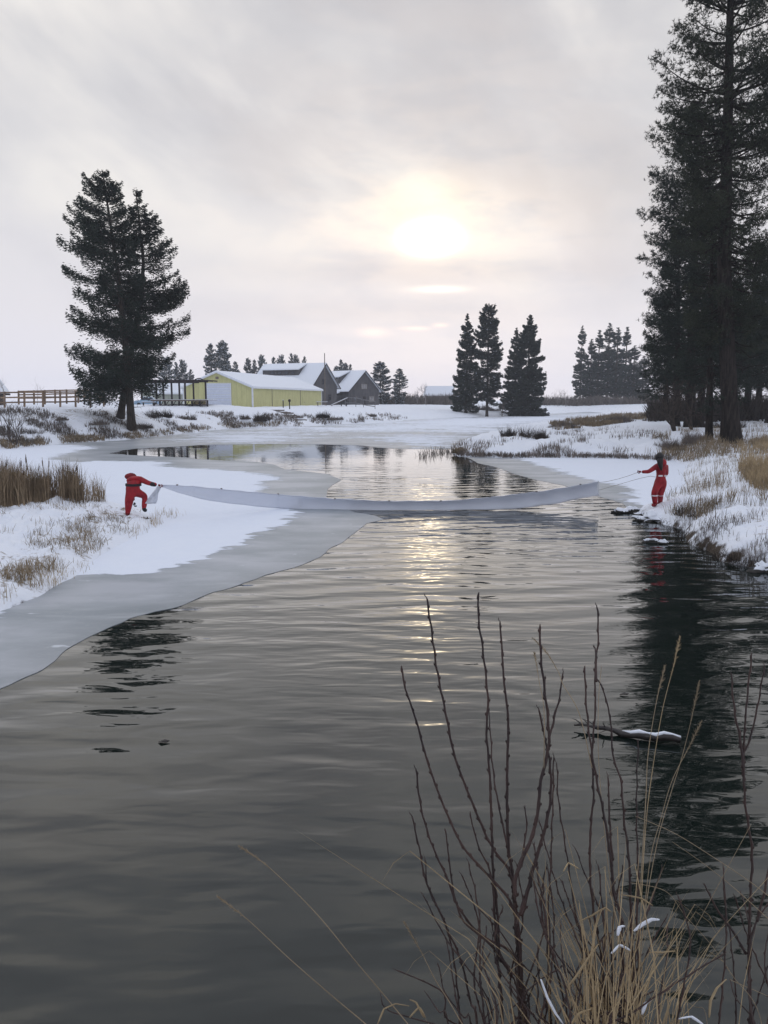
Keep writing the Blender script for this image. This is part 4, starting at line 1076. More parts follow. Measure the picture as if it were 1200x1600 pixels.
for i, (px, D, H, lab) in enumerate([(428, 250, 11.5, 'bare round crowned tree over the first lodge roof'), (418, 255, 9.5, 'smaller bare tree beside the round one over the lodge'), (488, 245, 11.8, 'wide bare tree behind the lodge ridge near the pole'),
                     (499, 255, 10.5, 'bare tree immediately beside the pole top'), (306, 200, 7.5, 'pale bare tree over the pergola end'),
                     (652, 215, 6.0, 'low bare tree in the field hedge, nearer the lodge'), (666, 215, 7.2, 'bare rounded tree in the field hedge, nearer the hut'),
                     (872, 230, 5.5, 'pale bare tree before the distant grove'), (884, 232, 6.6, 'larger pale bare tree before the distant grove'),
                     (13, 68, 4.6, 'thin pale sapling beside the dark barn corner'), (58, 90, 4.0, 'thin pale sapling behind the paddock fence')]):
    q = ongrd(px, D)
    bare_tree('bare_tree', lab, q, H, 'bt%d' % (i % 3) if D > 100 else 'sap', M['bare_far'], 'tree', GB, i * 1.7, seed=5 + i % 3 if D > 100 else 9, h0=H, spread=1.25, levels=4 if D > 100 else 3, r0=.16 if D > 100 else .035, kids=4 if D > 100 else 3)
q = hit(22, 694)[0]
bare_tree('bare_shrub', 'leafless many-stemmed shrub low on the bank below the timber fence', q, 4.2, 'shr1', M['bare'], 'shrub', None, 0, seed=12, h0=3.6, spread=1.0, levels=3, r0=.055, trunks=7, kids=3, up=.65, part='stems')
q = hit(1057, 673)[0]
bare_tree('bare_tree', 'crooked bare tree leaning out below the bushy pine', q, 5.5, 'crk', M['bark'], 'tree', None, 1.0, seed=21, h0=5.5, spread=1.5, levels=3, r0=.17, trunks=2, kids=4)
q = hit(1083, 672)[0]
bare_tree('bare_tree', 'crooked bare tree with forked trunks under the grove', q, 5.0, 'crk2', M['bark'], 'tree', None, 2.0, seed=23, h0=5.0, spread=1.4, levels=3, r0=.14, trunks=2, kids=4)
bare_tree('bare_tree', 'brownish leafless tree between the far spruces', ongrd(786, 160), 6.5, 'brn', M['brush'], 'tree', None, 0, seed=31, h0=6.0, spread=1.2, levels=4, r0=.12, kids=4)

def brush_mesh(seed, R_, H, n_, wd, g=None, curved=True):
    """a bush: many thin twigs rising and fanning from the ground"""
    g = np.random.default_rng(seed)
    a = g.uniform(0, 6.283, n_); r = R_ * .6 * g.random(n_) ** .6
    b = np.stack([np.cos(a) * r, np.sin(a) * r, np.full(n_, -.1)], 1)
    cc_ = g.uniform(-.62, .62, (5, 2)) * R_; cs_ = g.uniform(.35, 1.0, 5)            # several uneven clumps make up the bush
    wk = g.integers(0, 5, n_); b[:, :2] = b[:, :2] * .62 + cc_[wk]; cs_ = cs_[wk]
    a2 = a + g.normal(size=n_) * .7; l = g.uniform(.1, .8, n_)
    d = unit(np.stack([np.cos(a2) * l, np.sin(a2) * l, np.ones(n_)], 1))
    hh = H * g.uniform(.2, 1.15, n_) ** .8 * (1 - .75 * (r / R_ / .6) ** 2 * g.uniform(.6, 1.2, n_)).clip(.12, 1) * (1 + .35 * np.sin(3 * a + seed) * r / R_)
    hh = hh * cs_
    mid = b + d * (hh * .55)[:, None]
    d2 = unit(d + g.normal(size=(n_, 3)) * .30)
    top = mid + d2 * (hh * .5)[:, None]
    s = unit(np.cross(d, g.normal(size=(n_, 3)))) * wd * .5
    V = np.stack([b - s, b + s, mid - s * .8, mid + s * .8, top], 1).reshape(-1, 3)
    k = np.arange(n_)[:, None] * 5
    F4 = np.hstack([k, k + 1, k + 3, k + 2]); F3 = np.hstack([k + 2, k + 3, k + 4])
    return V, F4.tolist() + F3.tolist()
def bush(label, px, py, w_px, h_px, mkey='brush', seed=1, n_=900, group='brown bushes along the banks', name='bush', dark=False, D=None):
    p = hit(px, py)[0] if D is None else ongrd(px, D)
    D = p.y
    R_ = w_px / 1200 * D / 2; H = h_px / 1200 * D
    V, F = brush_mesh(seed, R_, H, n_, max(.014, D * .00045))
    V[:, 2] += np.array([0] * len(V))
    o = mesh_obj(name, V, F, M[mkey]); o.location = (p.x, p.y, p.z)
    tag(o, label, 'bush', group)
    return o
BU = [('dark brown bush on the bank just past the big fir trunk', 250, 652, 50, 22, 'brush_dark'), ('tawny bush low on the bank between the dark bush and the river', 292, 655, 40, 14, 'brush'),
      ('dark rounded bush on the bank below the barn door', 415, 657, 52, 17, 'brush_dark'), ('grassy bush on the bank below the pergola end', 372, 654, 40, 12, 'brush'),
      ('rounded dark bush on the bank under the far barn corner', 500, 652, 34, 15, 'brush_dark'), ('low bush on the bank below the picnic table', 522, 655, 40, 10, 'brush'),
      ('low bush at the foot of the handrail', 583, 650, 34, 9, 'brush'), ('dark scrubby bush at the end of the snowy spit', 835, 684, 46, 28, 'brush_dark'),
      ('small dark bush on the spit next to the scrubby one', 797, 682, 26, 24, 'brush_dark'), ('pale tawny bush at the tip of the spit', 722, 706, 34, 24, 'grass'),
      ('spreading brown bush along the channel', 888, 668, 70, 16, 'brush'), ('long brown bush near the bend of the channel', 930, 661, 80, 20, 'brush'), ('brown bush in the tawny field before the grove', 990, 658, 90, 20, 'brush'),
      ('dark bush under the first far spruce', 742, 640, 40, 14, 'brush'), ('dark bush beneath the tallest far conifer', 765, 641, 34, 12, 'brush'),
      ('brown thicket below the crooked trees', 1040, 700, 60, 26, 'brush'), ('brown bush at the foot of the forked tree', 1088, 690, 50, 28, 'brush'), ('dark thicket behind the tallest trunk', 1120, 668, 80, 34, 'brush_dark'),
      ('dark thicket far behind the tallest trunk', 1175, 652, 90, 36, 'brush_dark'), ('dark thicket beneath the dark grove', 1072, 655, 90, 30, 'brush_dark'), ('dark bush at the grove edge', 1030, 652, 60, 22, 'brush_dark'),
      ('olive bush against the far side of the tallest trunk', 1178, 690, 60, 22, 'grass'), ('grey brown bush in the lee of the front fence', 100, 655, 44, 14, 'brush'), ('grey brown bush mid bank below the fence end', 150, 662, 44, 14, 'brush'),
      ('scrub bush beside the leafless shrub', 48, 676, 60, 20, 'brush'), ('low scrub at the foot of the big fir trunks', 215, 668, 50, 12, 'brush'),
      ('twiggy bush just past the standing person in red', 1090, 800, 80, 60, 'bare'), ('twiggy bush rising from the snowy right bank', 1065, 798, 50, 44, 'bare')]
for i, (lab, px, py, w_, h_, mk) in enumerate(BU):
    bush(lab, px, py, w_, h_, mk, 200 + i, 1500 if w_ > 44 else 900) if mk != 'bare' else bush(lab, px, py, w_, h_, mk, 200 + i, 150)

def strip_brush(name, label, px0, px1, D0, D1, n_, h_, wd, m_, seed):
    g = np.random.default_rng(seed); Vs = []; Fs = []; off = 0
    C = []
    for i in range(n_):
        q = ongrd(g.uniform(px0, px1), g.uniform(D0, D1)); C.append((q.x, q.y, q.z))
    C = np.array(C); hh = h_ * g.uniform(.35, 1.1, n_) * (.6 + .8 * (vnoise(C[:, 0] / 6, C[:, 1] / 6, seed) + .5))
    d = unit(np.stack([g.normal(size=n_) * .35, g.normal(size=n_) * .35, np.ones(n_)], 1))
    s = unit(np.cross(d, g.normal(size=(n_, 3)))) * wd * .5
    V = np.stack([C - s, C + s, C + d * hh[:, None]], 1).reshape(-1, 3)
    o = mesh_obj(name, V, np.arange(len(V)).reshape(-1, 3), m_)
    return tag(o, label, 'brush', kind='stuff')
strip_brush('hedge_brush', 'low brown hedge line behind the snowy field by the hut', 596, 712, 225, 250, 5000, 3.0, .35, M['brush'], 3)
strip_brush('hedge_brush', 'brown undergrowth at the foot of the distant grove', 845, 1060, 235, 262, 5000, 3.0, .35, M['brush'], 4)
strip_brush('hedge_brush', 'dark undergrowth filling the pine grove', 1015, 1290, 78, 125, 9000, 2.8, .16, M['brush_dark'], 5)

# ------------------------------------------------------------------ grass on the banks
def in_poly(g, poly, n_):
    xs = [p[0] for p in poly]; ys = [p[1] for p in poly]; out = []
    P = np.stack([g.uniform(min(xs), max(xs), n_ * 3), g.uniform(min(ys), max(ys), n_ * 3)], 1)
    P = P[sdist(P, poly) > 0][:n_]
    return P
def grass(name, label, poly, n_, h_, wd, m_, seed, clump=.55, cat='grass', lean=.25, on_ice=False, scale=1.0):
    """dead blades in clumps over a patch of ground"""
    g = np.random.default_rng(seed)
    P = in_poly(g, poly, n_)
    C = []
    for x, y in P:
        p, land = hit(x, y)
        if p is None or not (land or on_ice): continue
        C.append((p.x, p.y, p.z - .02))
    C = np.array(C)
    f = fbm(C[:, 0] / scale, C[:, 1] / scale, 3, seed)
    C = C[f + g.uniform(-.12, .12, len(C)) > (clump - .5)]
    k = 3
    C = np.repeat(C, k, 0); C[:, :2] += g.normal(size=(len(C), 2)) * .08
    N = len(C)
    az_ = g.uniform(0, 6.283, N); l = np.abs(g.normal(size=N)) * lean
    d = unit(np.stack([np.cos(az_) * l, np.sin(az_) * l, np.ones(N)], 1))
    hh = (h_ * g.uniform(.35, 1.15, N) * (.75 + .8 * (vnoise(C[:, 0] * 1.4, C[:, 1] * 1.4, seed) + .5)))[:, None]
    s = unit(np.cross(d, g.normal(size=(N, 3)))) * wd * .5
    mid = C + d * hh * .6
    d2 = unit(d + np.stack([np.cos(az_) * .5, np.sin(az_) * .5, -.1 * np.ones(N)], 1) * g.uniform(0, 1.3, N)[:, None])
    V = np.stack([C - s, C + s, mid - s * .8, mid + s * .8, mid + d2 * hh * .45], 1).reshape(-1, 3)
    q = np.arange(N)[:, None] * 5
    F = np.hstack([q, q + 1, q + 3, q + 2]).tolist() + np.hstack([q + 2, q + 3, q + 4]).tolist()
    o = mesh_obj(name, V, F, m_)
    return tag(o, label, cat, kind='stuff')
grass('dry_grass', 'brown dead grass over the bank below the timber fence', [(-20, 640), (80, 640), (200, 645), (290, 650), (300, 672), (200, 685), (100, 690), (-20, 702)], 5500, .36, .035, M['brush'], 1, .58, scale=3)
grass('dry_grass', 'dead grass along the waterline of the far left bank', [(-20, 690), (100, 683), (200, 678), (330, 664), (420, 660), (480, 662), (470, 668), (330, 674), (200, 690), (100, 696), (-20, 705)], 4000, .35, .04, M['grass'], 2, .46, scale=1.6)
grass('dry_grass', 'dead grass scattered over the bank below the barn', [(290, 645), (380, 645), (470, 650), (600, 645), (640, 655), (520, 664), (300, 672)], 3500, .40, .05, M['brush'], 3, .56, scale=3)
grass('dry_grass', 'tawny grass field beyond the snowy spit', [(860, 662), (900, 655), (960, 648), (1040, 646), (1080, 650), (1000, 657), (930, 667), (870, 672)], 4500, .42, .05, M['grass'], 4, .48, scale=4)
grass('dry_grass', 'thin grass poking from the snowy spit', [(706, 700), (730, 685), (800, 678), (900, 672), (1000, 665), (1040, 680), (1040, 716), (800, 716), (712, 714)], 2500, .32, .025, M['brush'], 5, .56, scale=2)
grass('dry_grass', 'tawny grass around the foot of the pines', [(1000, 690), (1060, 672), (1200, 665), (1210, 720), (1150, 715), (1080, 725), (1040, 715), (1000, 706)], 2900, .42, .022, M['grass'], 6, .56, scale=2.2)
grass('dry_grass', 'golden grass stand at the edge of the right bank', [(1150, 700), (1210, 690), (1210, 770), (1180, 765), (1160, 745)], 1100, .55, .018, M['grass_pale'], 7, .52, scale=1.5)
grass('dry_grass', 'dead grass and weeds through the snow beside the standing person', [(1050, 745), (1080, 725), (1150, 715), (1200, 750), (1200, 790), (1120, 795), (1090, 815), (1040, 800)], 1500, .36, .011, M['grass'], 8, .56, scale=.9)
grass('dry_grass', 'sparse brown blades at the snowy water edge', [(1040, 800), (1100, 810), (1200, 800), (1200, 890), (1130, 876), (1080, 850), (1050, 825)], 600, .22, .010, M['brush'], 9, .6, scale=.7)
grass('dry_grass', 'dark dead grass along the waterline of the snowy spit', [(704, 702), (716, 706), (745, 710), (800, 711), (900, 711), (1000, 713), (1050, 716), (1050, 721), (940, 716), (800, 717), (740, 716), (708, 713)], 1500, .26, .03, M['brush'], 21, .42, scale=1.2)
grass('dry_grass', 'dark roots and dead blades hanging over the water under the right bank', [(1000, 800), (1060, 822), (1080, 845), (1115, 860), (1200, 884), (1200, 893), (1112, 872), (1064, 850), (1050, 830), (1000, 815)], 900, .16, .010, M['brush_dark'], 22, .40, scale=.5, on_ice=True, lean=.9)
grass('dry_grass', 'brown grass in the snow before the kneeling-height reeds', [(0, 800), (60, 790), (140, 790), (250, 800), (240, 815), (190, 835), (150, 860), (100, 885), (50, 905), (0, 920)], 1800, .21, .010, M['grass'], 10, .60, scale=.9, lean=.5)
grass('dry_grass', 'thin grass through the ice rim of the left bank', [(0, 905), (60, 880), (140, 850), (250, 800), (300, 800), (230, 830), (130, 890), (60, 930), (0, 950)], 900, .20, .008, M['grass_pale'], 11, .5, on_ice=True, scale=.8)
grass('dry_grass', 'thin reeds standing in the water off the spit tip', [(652, 708), (704, 702), (706, 712), (655, 716)], 110, .35, .02, M['brush'], 12, .35, on_ice=True)
grass('cattail_reeds', 'dense stand of brown cattail reeds on the left bank', [(-30, 770), (40, 768), (120, 772), (128, 782), (60, 789), (-30, 794)], 4200, 0.84, .015, M['cattail'], 13, .38, cat='reeds', lean=.10)
grass('cattail_reeds', 'thin fringe of short reeds beside the cattails', [(112, 770), (150, 771), (170, 784), (112, 786)], 200, .58, .013, M['cattail'], 14, .45, cat='reeds', lean=.14, on_ice=True)
g = random.Random(3)
for i in range(18):                        # the taller cattail stalks, each of its own
    px = g.choice([12, 22, 35, 48, 62, 74, 88, 100, 108, 118, 126, -8, 40, 56]) + g.uniform(-4, 4)
    p, _ = hit(px, g.uniform(775, 788)); hh = g.uniform(1.0, 1.4) * (0.95 if px > 90 else 1)
    root = empty('cattail', p, 'tall cattail stalk with brown head rising above the reed stand', 'cattail', 'cattail stalks above the reeds')
    tx, ty = g.gauss(0, .07), g.gauss(0, .05)
    MB().tube([(0, 0, -.05), (tx * .3, ty * .3, hh * .5), (tx, ty, hh)], [.012, .010, .005], 5).build('stalk', M['cattail'], root)
    MB().tube([(tx * .82, ty * .82, hh * .80), (tx * .85, ty * .85, hh * .82), (tx * .95, ty * .95, hh * .92), (tx * .97, ty * .97, hh * .94)], [.006, .014, .014, .006], 6).build('head', M['cattail_head'], root)

# ------------------------------------------------------------------ snow-capped rocks and clods at the water edge
def rock(label, px, py, w_, h_, seed, cap=True, z=0.0):
    p = PZ(px, py, z); g = np.random.default_rng(seed)
    root = empty('snow_capped_rock', p, label, 'rock', 'snow capped rocks at the right bank')
    bm = bmesh.new(); bmesh.ops.create_icosphere(bm, subdivisions=3, radius=1)
    sd = g.uniform(0, 50)
    V = np.array([v.co[:] for v in bm.verts])
    nn = 1 + 1.0 * fbm(V[:, 0] * 1.9 + sd, V[:, 1] * 1.9 + V[:, 2] * 1.7, 4, seed, .6)
    V = V * nn[:, None] * np.array([w_ / 2, w_ / 2 * .7, h_])
    F = [tuple(v.index for v in f.verts) for f in bm.faces]; bm.free()
    mesh_obj('stone', V, F, M['rock'], root, True)
    if cap:
        C = V.copy(); lim = (.30 + .75 * fbm(V[:, 0] * 5 + sd, V[:, 1] * 5, 3, seed)) * h_
        C[:, 2] = C[:, 2] * 1.04 + .012 + .03 * np.clip(fbm(V[:, 0] * 9, V[:, 1] * 9, 3, seed) + .3, 0, 1); C[:, :2] *= 1.03
        keep = [f for f in F if np.mean(V[list(f)][:, 2] - lim[list(f)]) > 0]
        mesh_obj('snow_cap', C, keep, M['snow'], root, True)
for i, a in enumerate([('flat snowy rock at the ice edge, farthest out from the standing person', 974, 801, .55, .10), ('snowy rock between the flat one and the feet', 992, 800, .45, .12), ('long snowy slab jutting into the water below the feet', 1018, 813, .95, .16),
                       ('small snowy lump alone in the dark water', 1015, 847, .34, .07), ('tiny snowy stone in the dark water by the bank', 1037, 849, .2, .06),
                       
                       ('small snowy stone by the picture edge', 1196, 893, .5, .16), ('small snowy rock beside the slab', 1003, 806, .35, .1)]):
    rock(a[0], a[1], a[2], a[3], a[4], 300 + i)

# ------------------------------------------------------------------ the people
def skinned(name, joints, edges, roots, material, parent, sub=2):
    """one continuous surface grown round a skeleton: joints {key: (point, radius)}"""
    keys = list(joints); idx = {k: i for i, k in enumerate(keys)}
    me = bpy.data.meshes.new(name + '_skeleton')
    me.from_pydata([tuple(joints[k][0]) for k in keys], [(idx[a], idx[b]) for a, b in edges], [])
    o = bpy.data.objects.new(name + '_skeleton', me); COL.objects.link(o)
    sk = o.modifiers.new('skin', 'SKIN'); sk.use_smooth_shade = True
    for k in keys:
        r = joints[k][1]; r = r if hasattr(r, '__len__') else (r, r)
        me.skin_vertices[0].data[idx[k]].radius = r
        me.skin_vertices[0].data[idx[k]].use_root = k in roots
    ss = o.modifiers.new('sub', 'SUBSURF'); ss.levels = sub; ss.render_levels = sub
    dg = bpy.context.evaluated_depsgraph_get(); dg.update()
    me2 = bpy.data.meshes.new_from_object(o.evaluated_get(dg))
    me2.name = name; bpy.data.objects.remove(o)
    me2.materials.clear(); me2.materials.append(material)
    me2.polygons.foreach_set('use_smooth', np.ones(len(me2.polygons), dtype=bool))
    q = bpy.data.objects.new(name, me2); COL.objects.link(q); q.parent = parent
    return q
def fingers(pre, hand, d, side, up, J, E, roots, r=.010, curl=.6, L=.075):
    """five fingers rooted in the palm, curled"""
    d = d.normalized(); side = side.normalized(); up = up.normalized()
    J[pre + 'w'] = (hand - d * .05, .028); J[pre + 'p'] = (hand + d * .03, .036); E.append((pre + 'w', pre + 'p')); roots.add(pre + 'w')
    for k in range(4):
        o = hand + d * .04 + side * (k - 1.5) * .021
        ll = L * (.9, 1.0, .95, .75)[k]
        a, b, c = pre + 'a%d' % k, pre + 'b%d' % k, pre + 'c%d' % k
        J[a] = (o, r); J[b] = (o + d * ll * .5 - up * ll * .15 * curl, r); J[c] = (o + d * ll * .7 - up * ll * .55 * curl, r * .8)
        E += [(a, b), (b, c)]; roots.add(a)
    a, b, c = pre + 't0', pre + 't1', pre + 't2'
    J[a] = (hand - side * .03, r * 1.1); J[b] = (hand - side * .055 + d * .025 - up * .02, r * 1.1); J[c] = (hand - side * .04 + d * .06 - up * .035, r * .9)
    E += [(a, b), (b, c)]; roots.add(a)

# standing person (right), rope in hand
D0 = 25.3
pf, _ = hit(1027, 790)
D0 = pf.y
def J1(px, py, dd=0.0): return PD(px, py, D0 + dd) - pf
rp = empty('person', pf, 'person in red drysuit with long black hair pulling the rope on the right bank', 'person', 'two people in red drysuits')
zf = 0.03
sh = 6.0
j = {
 'pel': (J1(1032, 753), (.165, .135)), 'wst': (J1(1032.5, 745), (.15, .125)), 'chs': (J1(1033, 735), (.175, .14)), 'shc': (J1(1033, 729), (.15, .11)),
 'nck': (J1(1033, 724), .065), 'hd1': (J1(1032, 720), .085), 'hd2': (J1(1031.5, 714.5), .10), 'hd3': (J1(1031.5, 711.5), .06),
 'shl': (J1(1025.5, 729, -.02), .085), 'ell': (J1(1013.5, 737, -.12), .062), 'wrl': (J1(1003, 737.3, -.18), .048),
 'shr': (J1(1040.5, 729.5, .05), .085), 'elr': (J1(1041.5, 741, .22), .062), 'wrr': (J1(1033, 745, .38), .048),
 'hpl': (J1(1028, 757, -.03), .125), 'knl': (J1(1022, 771, -.16), .095), 'anl': (J1(1023.5, 785.5, .0), .075), 'fl1': (J1(1023.5, 788.8, -.02), .055), 'fl2': (J1(1019.5, 789.3, -.12), .045),
 'hpr': (J1(1036, 757, .04), .125), 'knr': (J1(1032, 771, .0), .095), 'anr': (J1(1031.5, 783.5, .22), .075), 'fr1': (J1(1031.5, 786.5, .22), .055), 'fr2': (J1(1028.5, 787, .10), .045)}
E = [('pel', 'wst'), ('wst', 'chs'), ('chs', 'shc'), ('shc', 'nck'), ('nck', 'hd1'), ('hd1', 'hd2'), ('hd2', 'hd3'), ('shc', 'shl'), ('shl', 'ell'), ('ell', 'wrl'),
     ('shc', 'shr'), ('shr', 'elr'), ('elr', 'wrr'), ('pel', 'hpl'), ('hpl', 'knl'), ('knl', 'anl'), ('anl', 'fl1'), ('fl1', 'fl2'), ('pel', 'hpr'), ('hpr', 'knr'), ('knr', 'anr'), ('anr', 'fr1'), ('fr1', 'fr2')]
body = skinned('body', j, E, {'pel'}, M['red'], rp)
body.data.materials.append(M['skin'])
hc = j['hd2'][0]; hb = j['hd1'][0]
for pgn in body.data.polygons:
    c = pgn.center
    if c.z > hb.z - .02: pgn.material_index = 1
def ell(name, c, r, m_, parent, seed=0, seg=14, rings=9, rot=None, wob=.05):
    vs = []; fs = []
    for i in range(rings + 1):
        th = math.pi * i / rings
        for k in range(seg):
            a = 2 * math.pi * k / seg
            v = Vector((r[0] * math.sin(th) * math.cos(a), r[1] * math.sin(th) * math.sin(a), r[2] * math.cos(th)))
            v *= 1 + wob * math.sin(3 * a + 2 * th + seed)
            if rot: v = rot @ v
            vs.append(Vector(c) + v)
    for i in range(rings):
        for k in range(seg): fs.append((i * seg + k, (i + 1) * seg + k, (i + 1) * seg + (k + 1) % seg, i * seg + (k + 1) % seg))
    return mesh_obj(name, vs, fs, m_, parent, True)
fd = Vector((.72, .25, -.1)).normalized()      # the face is turned away, towards the bank
ell('hair', hc + Vector((-.03, -.03, .01)), (.118, .125, .135), M['hair'], rp, 1)
skinned('hair_length', {'a': (hc + Vector((-.03, -.07, .0)), .11), 'b': (hc + Vector((-.035, -.11, -.14)), .095), 'c': (hc + Vector((-.02, -.16, -.28)), .06), 'd': (hc + Vector((.0, -.17, -.38)), .025)}, [('a', 'b'), ('b', 'c'), ('c', 'd')], {'a'}, M['hair'], rp)
ell('hood', hc + Vector((.06, -.06, -.17)), (.12, .10, .12), M['red'], rp, 2)
MB().tube([hc + fd * .10, hc + fd * .135 + Vector((0, 0, -.01)), hc + fd * .12 + Vector((0, 0, -.03))], [.012, .015, .01], 6).build('nose', M['skin'], rp)
for sx in (-1, 1):
    s_ = fd.cross(Vector((0, 0, 1))).normalized()
    ell('eye', hc + fd * .098 + s_ * .032 * sx + Vector((0, 0, .02)), (.011, .011, .009), M['hair'], rp, 0, 8, 6)
MB().tube([hc + fd * .092 + Vector((0, 0, -.055)) - fd.cross(Vector((0, 0, 1))) * .025, hc + fd * .10 + Vector((0, 0, -.057)), hc + fd * .092 + Vector((0, 0, -.055)) + fd.cross(Vector((0, 0, 1))) * .025], .006, 5).build('mouth', M['red_dark'], rp)
Jf, Ef, Rf = {}, [], set()
hl = J1(999.5, 737, -.2)
dh = (hl - j['wrl'][0])
fingers('l', hl, dh, Vector((0, 0, 1)), Vector((0, 1, 0)), Jf, Ef, Rf, curl=1.2)
skinned('glove', Jf, Ef, Rf, M['red_dark'], rp)
Jf, Ef, Rf = {}, [], set()
hr = J1(1029.5, 746, .44)
fingers('r', hr, (hr - j['wrr'][0]), Vector((0, 0, 1)), Vector((0, 1, 0)), Jf, Ef, Rf, curl=1.2)
skinned('glove', Jf, Ef, Rf, M['red_dark'], rp)
# belt tape across the back, knee stripes, boots
bc = J1(1036, 743.5, -.150)
MB().box(bc.x - .135, bc.x - .01, bc.y - .02, bc.y + .006, bc.z - .022, bc.z + .022).build('back_tape', M['reflective'], rp)
MB().box(bc.x + .035, bc.x + .105, bc.y - .012, bc.y + .014, bc.z - .022, bc.z + .022).build('back_tape', M['reflective'], rp)
for k_, a_n in (('knl', 'anl'), ('knr', 'anr')):
    a, b = j[k_][0], j[a_n][0]
    c = a.lerp(b, .22)
    MB().tube([c - Vector((0, 0, .02)), c + Vector((0, 0, .02))], [.092, .094], 12, False).build('leg_tape', M['reflective'], rp)
for a_n, f1, f2 in (('anl', 'fl1', 'fl2'), ('anr', 'fr1', 'fr2')):
    skinned('boot', {'a': (j[a_n][0] - Vector((0, 0, .0)), .080), 'b': (j[f1][0] + Vector((0, 0, .0)), .066), 'c': (j[f2][0] + Vector((0, 0, .0)), .055)}, [('a', 'b'), ('b', 'c')], {'a'}, M['red_dark'], rp)

# bending person (left), pulling the cloth
pf2, _ = hit(212, 804)
D2 = pf2.y
def J2(px, py, dd=0.0): return PD(px, py, D2 + dd) - pf2
lp = empty('person', pf2, 'person in red drysuit bending forward to pull the white cloth on the left ice', 'person', 'two people in red drysuits')
j = {
 'pel': (J2(208, 767), (.215, .17)), 'wst': (J2(208.5, 759, .05), (.205, .145)), 'chs': (J2(211, 752.5, .16), (.23, .15)), 'shc': (J2(210, 748.5, .24), (.18, .12)),
 'nck': (J2(207, 746.5, .30), .07), 'hd1': (J2(205, 745.5, .36), .09), 'hd2': (J2(203.5, 744.8, .42), .105), 'hd3': (J2(202.5, 746, .47), .07),
 'shr': (J2(219.5, 749, .18), .09), 'elr': (J2(232.5, 755, .10), .07), 'wrr': (J2(245, 757.5, .05), .05),
 'shl': (J2(202, 752, .22), .09), 'ell': (J2(203.5, 765, .35), .065), 'wrl': (J2(209, 783, .32), .05),
 'hpl': (J2(203.5, 771, -.02), .155), 'knl': (J2(201.3, 786, -.02), .12), 'anl': (J2(199.8, 799, .0), .08), 'fl1': (J2(199.5, 802.3, .0), .06), 'fl2': (J2(198.5, 803.2, .13), .05),
 'hpr': (J2(213.5, 770, .03), .135), 'knr': (J2(227, 775, .16), .10), 'anr': (J2(225, 793, .10), .072), 'fr1': (J2(225, 797.5, .10), .055), 'fr2': (J2(230, 798, .14), .045)}
E = [('pel', 'wst'), ('wst', 'chs'), ('chs', 'shc'), ('shc', 'nck'), ('nck', 'hd1'), ('hd1', 'hd2'), ('hd2', 'hd3'), ('shc', 'shl'), ('shl', 'ell'), ('ell', 'wrl'),
     ('shc', 'shr'), ('shr', 'elr'), ('elr', 'wrr'), ('pel', 'hpl'), ('hpl', 'knl'), ('knl', 'anl'), ('anl', 'fl1'), ('fl1', 'fl2'), ('pel', 'hpr'), ('hpr', 'knr'), ('knr', 'anr'), ('anr', 'fr1'), ('fr1', 'fr2')]
skinned('body', j, E, {'pel'}, M['red'], lp)
ell('hood', J2(204.5, 744.8, .38), (.17, .15, .105), M['red_dark'], lp, 1)
ell('face', J2(202.5, 746.5, .52), (.075, .06, .085), M['skin'], lp, 1, wob=.02)
skinned('sleeve_cuff', {'a': (J2(233.5, 755.4, .09), .076), 'b': (J2(240, 757, .07), .066), 'c': (J2(245, 757.8, .05), .058)}, [('a', 'b'), ('b', 'c')], {'a'}, M['black'], lp)
# belt: a band round the waist
wc_ = j['wst'][0]
vs = []; fs = []
for k in range(20):
    a = 2 * math.pi * k / 20
    for zz in (-.035, .035): vs.append(wc_ + Vector((math.cos(a) * .222, math.sin(a) * .178, zz + .03)))
for k in range(20): fs.append((2 * k, 2 * ((k + 1) % 20), 2 * ((k + 1) % 20) + 1, 2 * k + 1))
mesh_obj('belt', vs, fs, M['black'], lp, True)
Jf, Ef, Rf = {}, [], set(); hh_ = J2(249.5, 758.3, .05)
fingers('r', hh_, (hh_ - j['wrr'][0]), Vector((0, .5, 1)), Vector((0, 1, 0)), Jf, Ef, Rf, curl=1.2)
skinned('glove', Jf, Ef, Rf, M['red_dark'], lp)
Jf, Ef, Rf = {}, [], set(); h2_ = J2(210.5, 787.5, .30)
fingers('l', h2_, (h2_ - j['wrl'][0]), Vector((1, 0, 0)), Vector((0, -1, 0)), Jf, Ef, Rf, curl=.4)
skinned('glove', Jf, Ef, Rf, M['black'], lp)
skinned('boot', {'a': (j['anr'][0] + Vector((0, 0, .06)), .078), 'b': (j['fr1'][0], .068), 'c': (j['fr2'][0], .055)}, [('a', 'b'), ('b', 'c')], {'a'}, M['black'], lp)
skinned('boot', {'a': (j['anl'][0], .088), 'b': (j['fl1'][0], .07), 'c': (j['fl2'][0], .055)}, [('a', 'b'), ('b', 'c')], {'a'}, M['red_dark'], lp)
# trampled dark reeds underfoot
b0 = hit(205, 806)[0]
V, F = brush_mesh(91, .55, .10, 260, .02); V[:, 0] *= 1.1; V[:, 1] *= .4
o = mesh_obj('trampled_reeds', V, F, M['brush_dark']); o.location = b0; tag(o, 'flattened dark reeds under the bending person', 'reeds', kind='stuff')

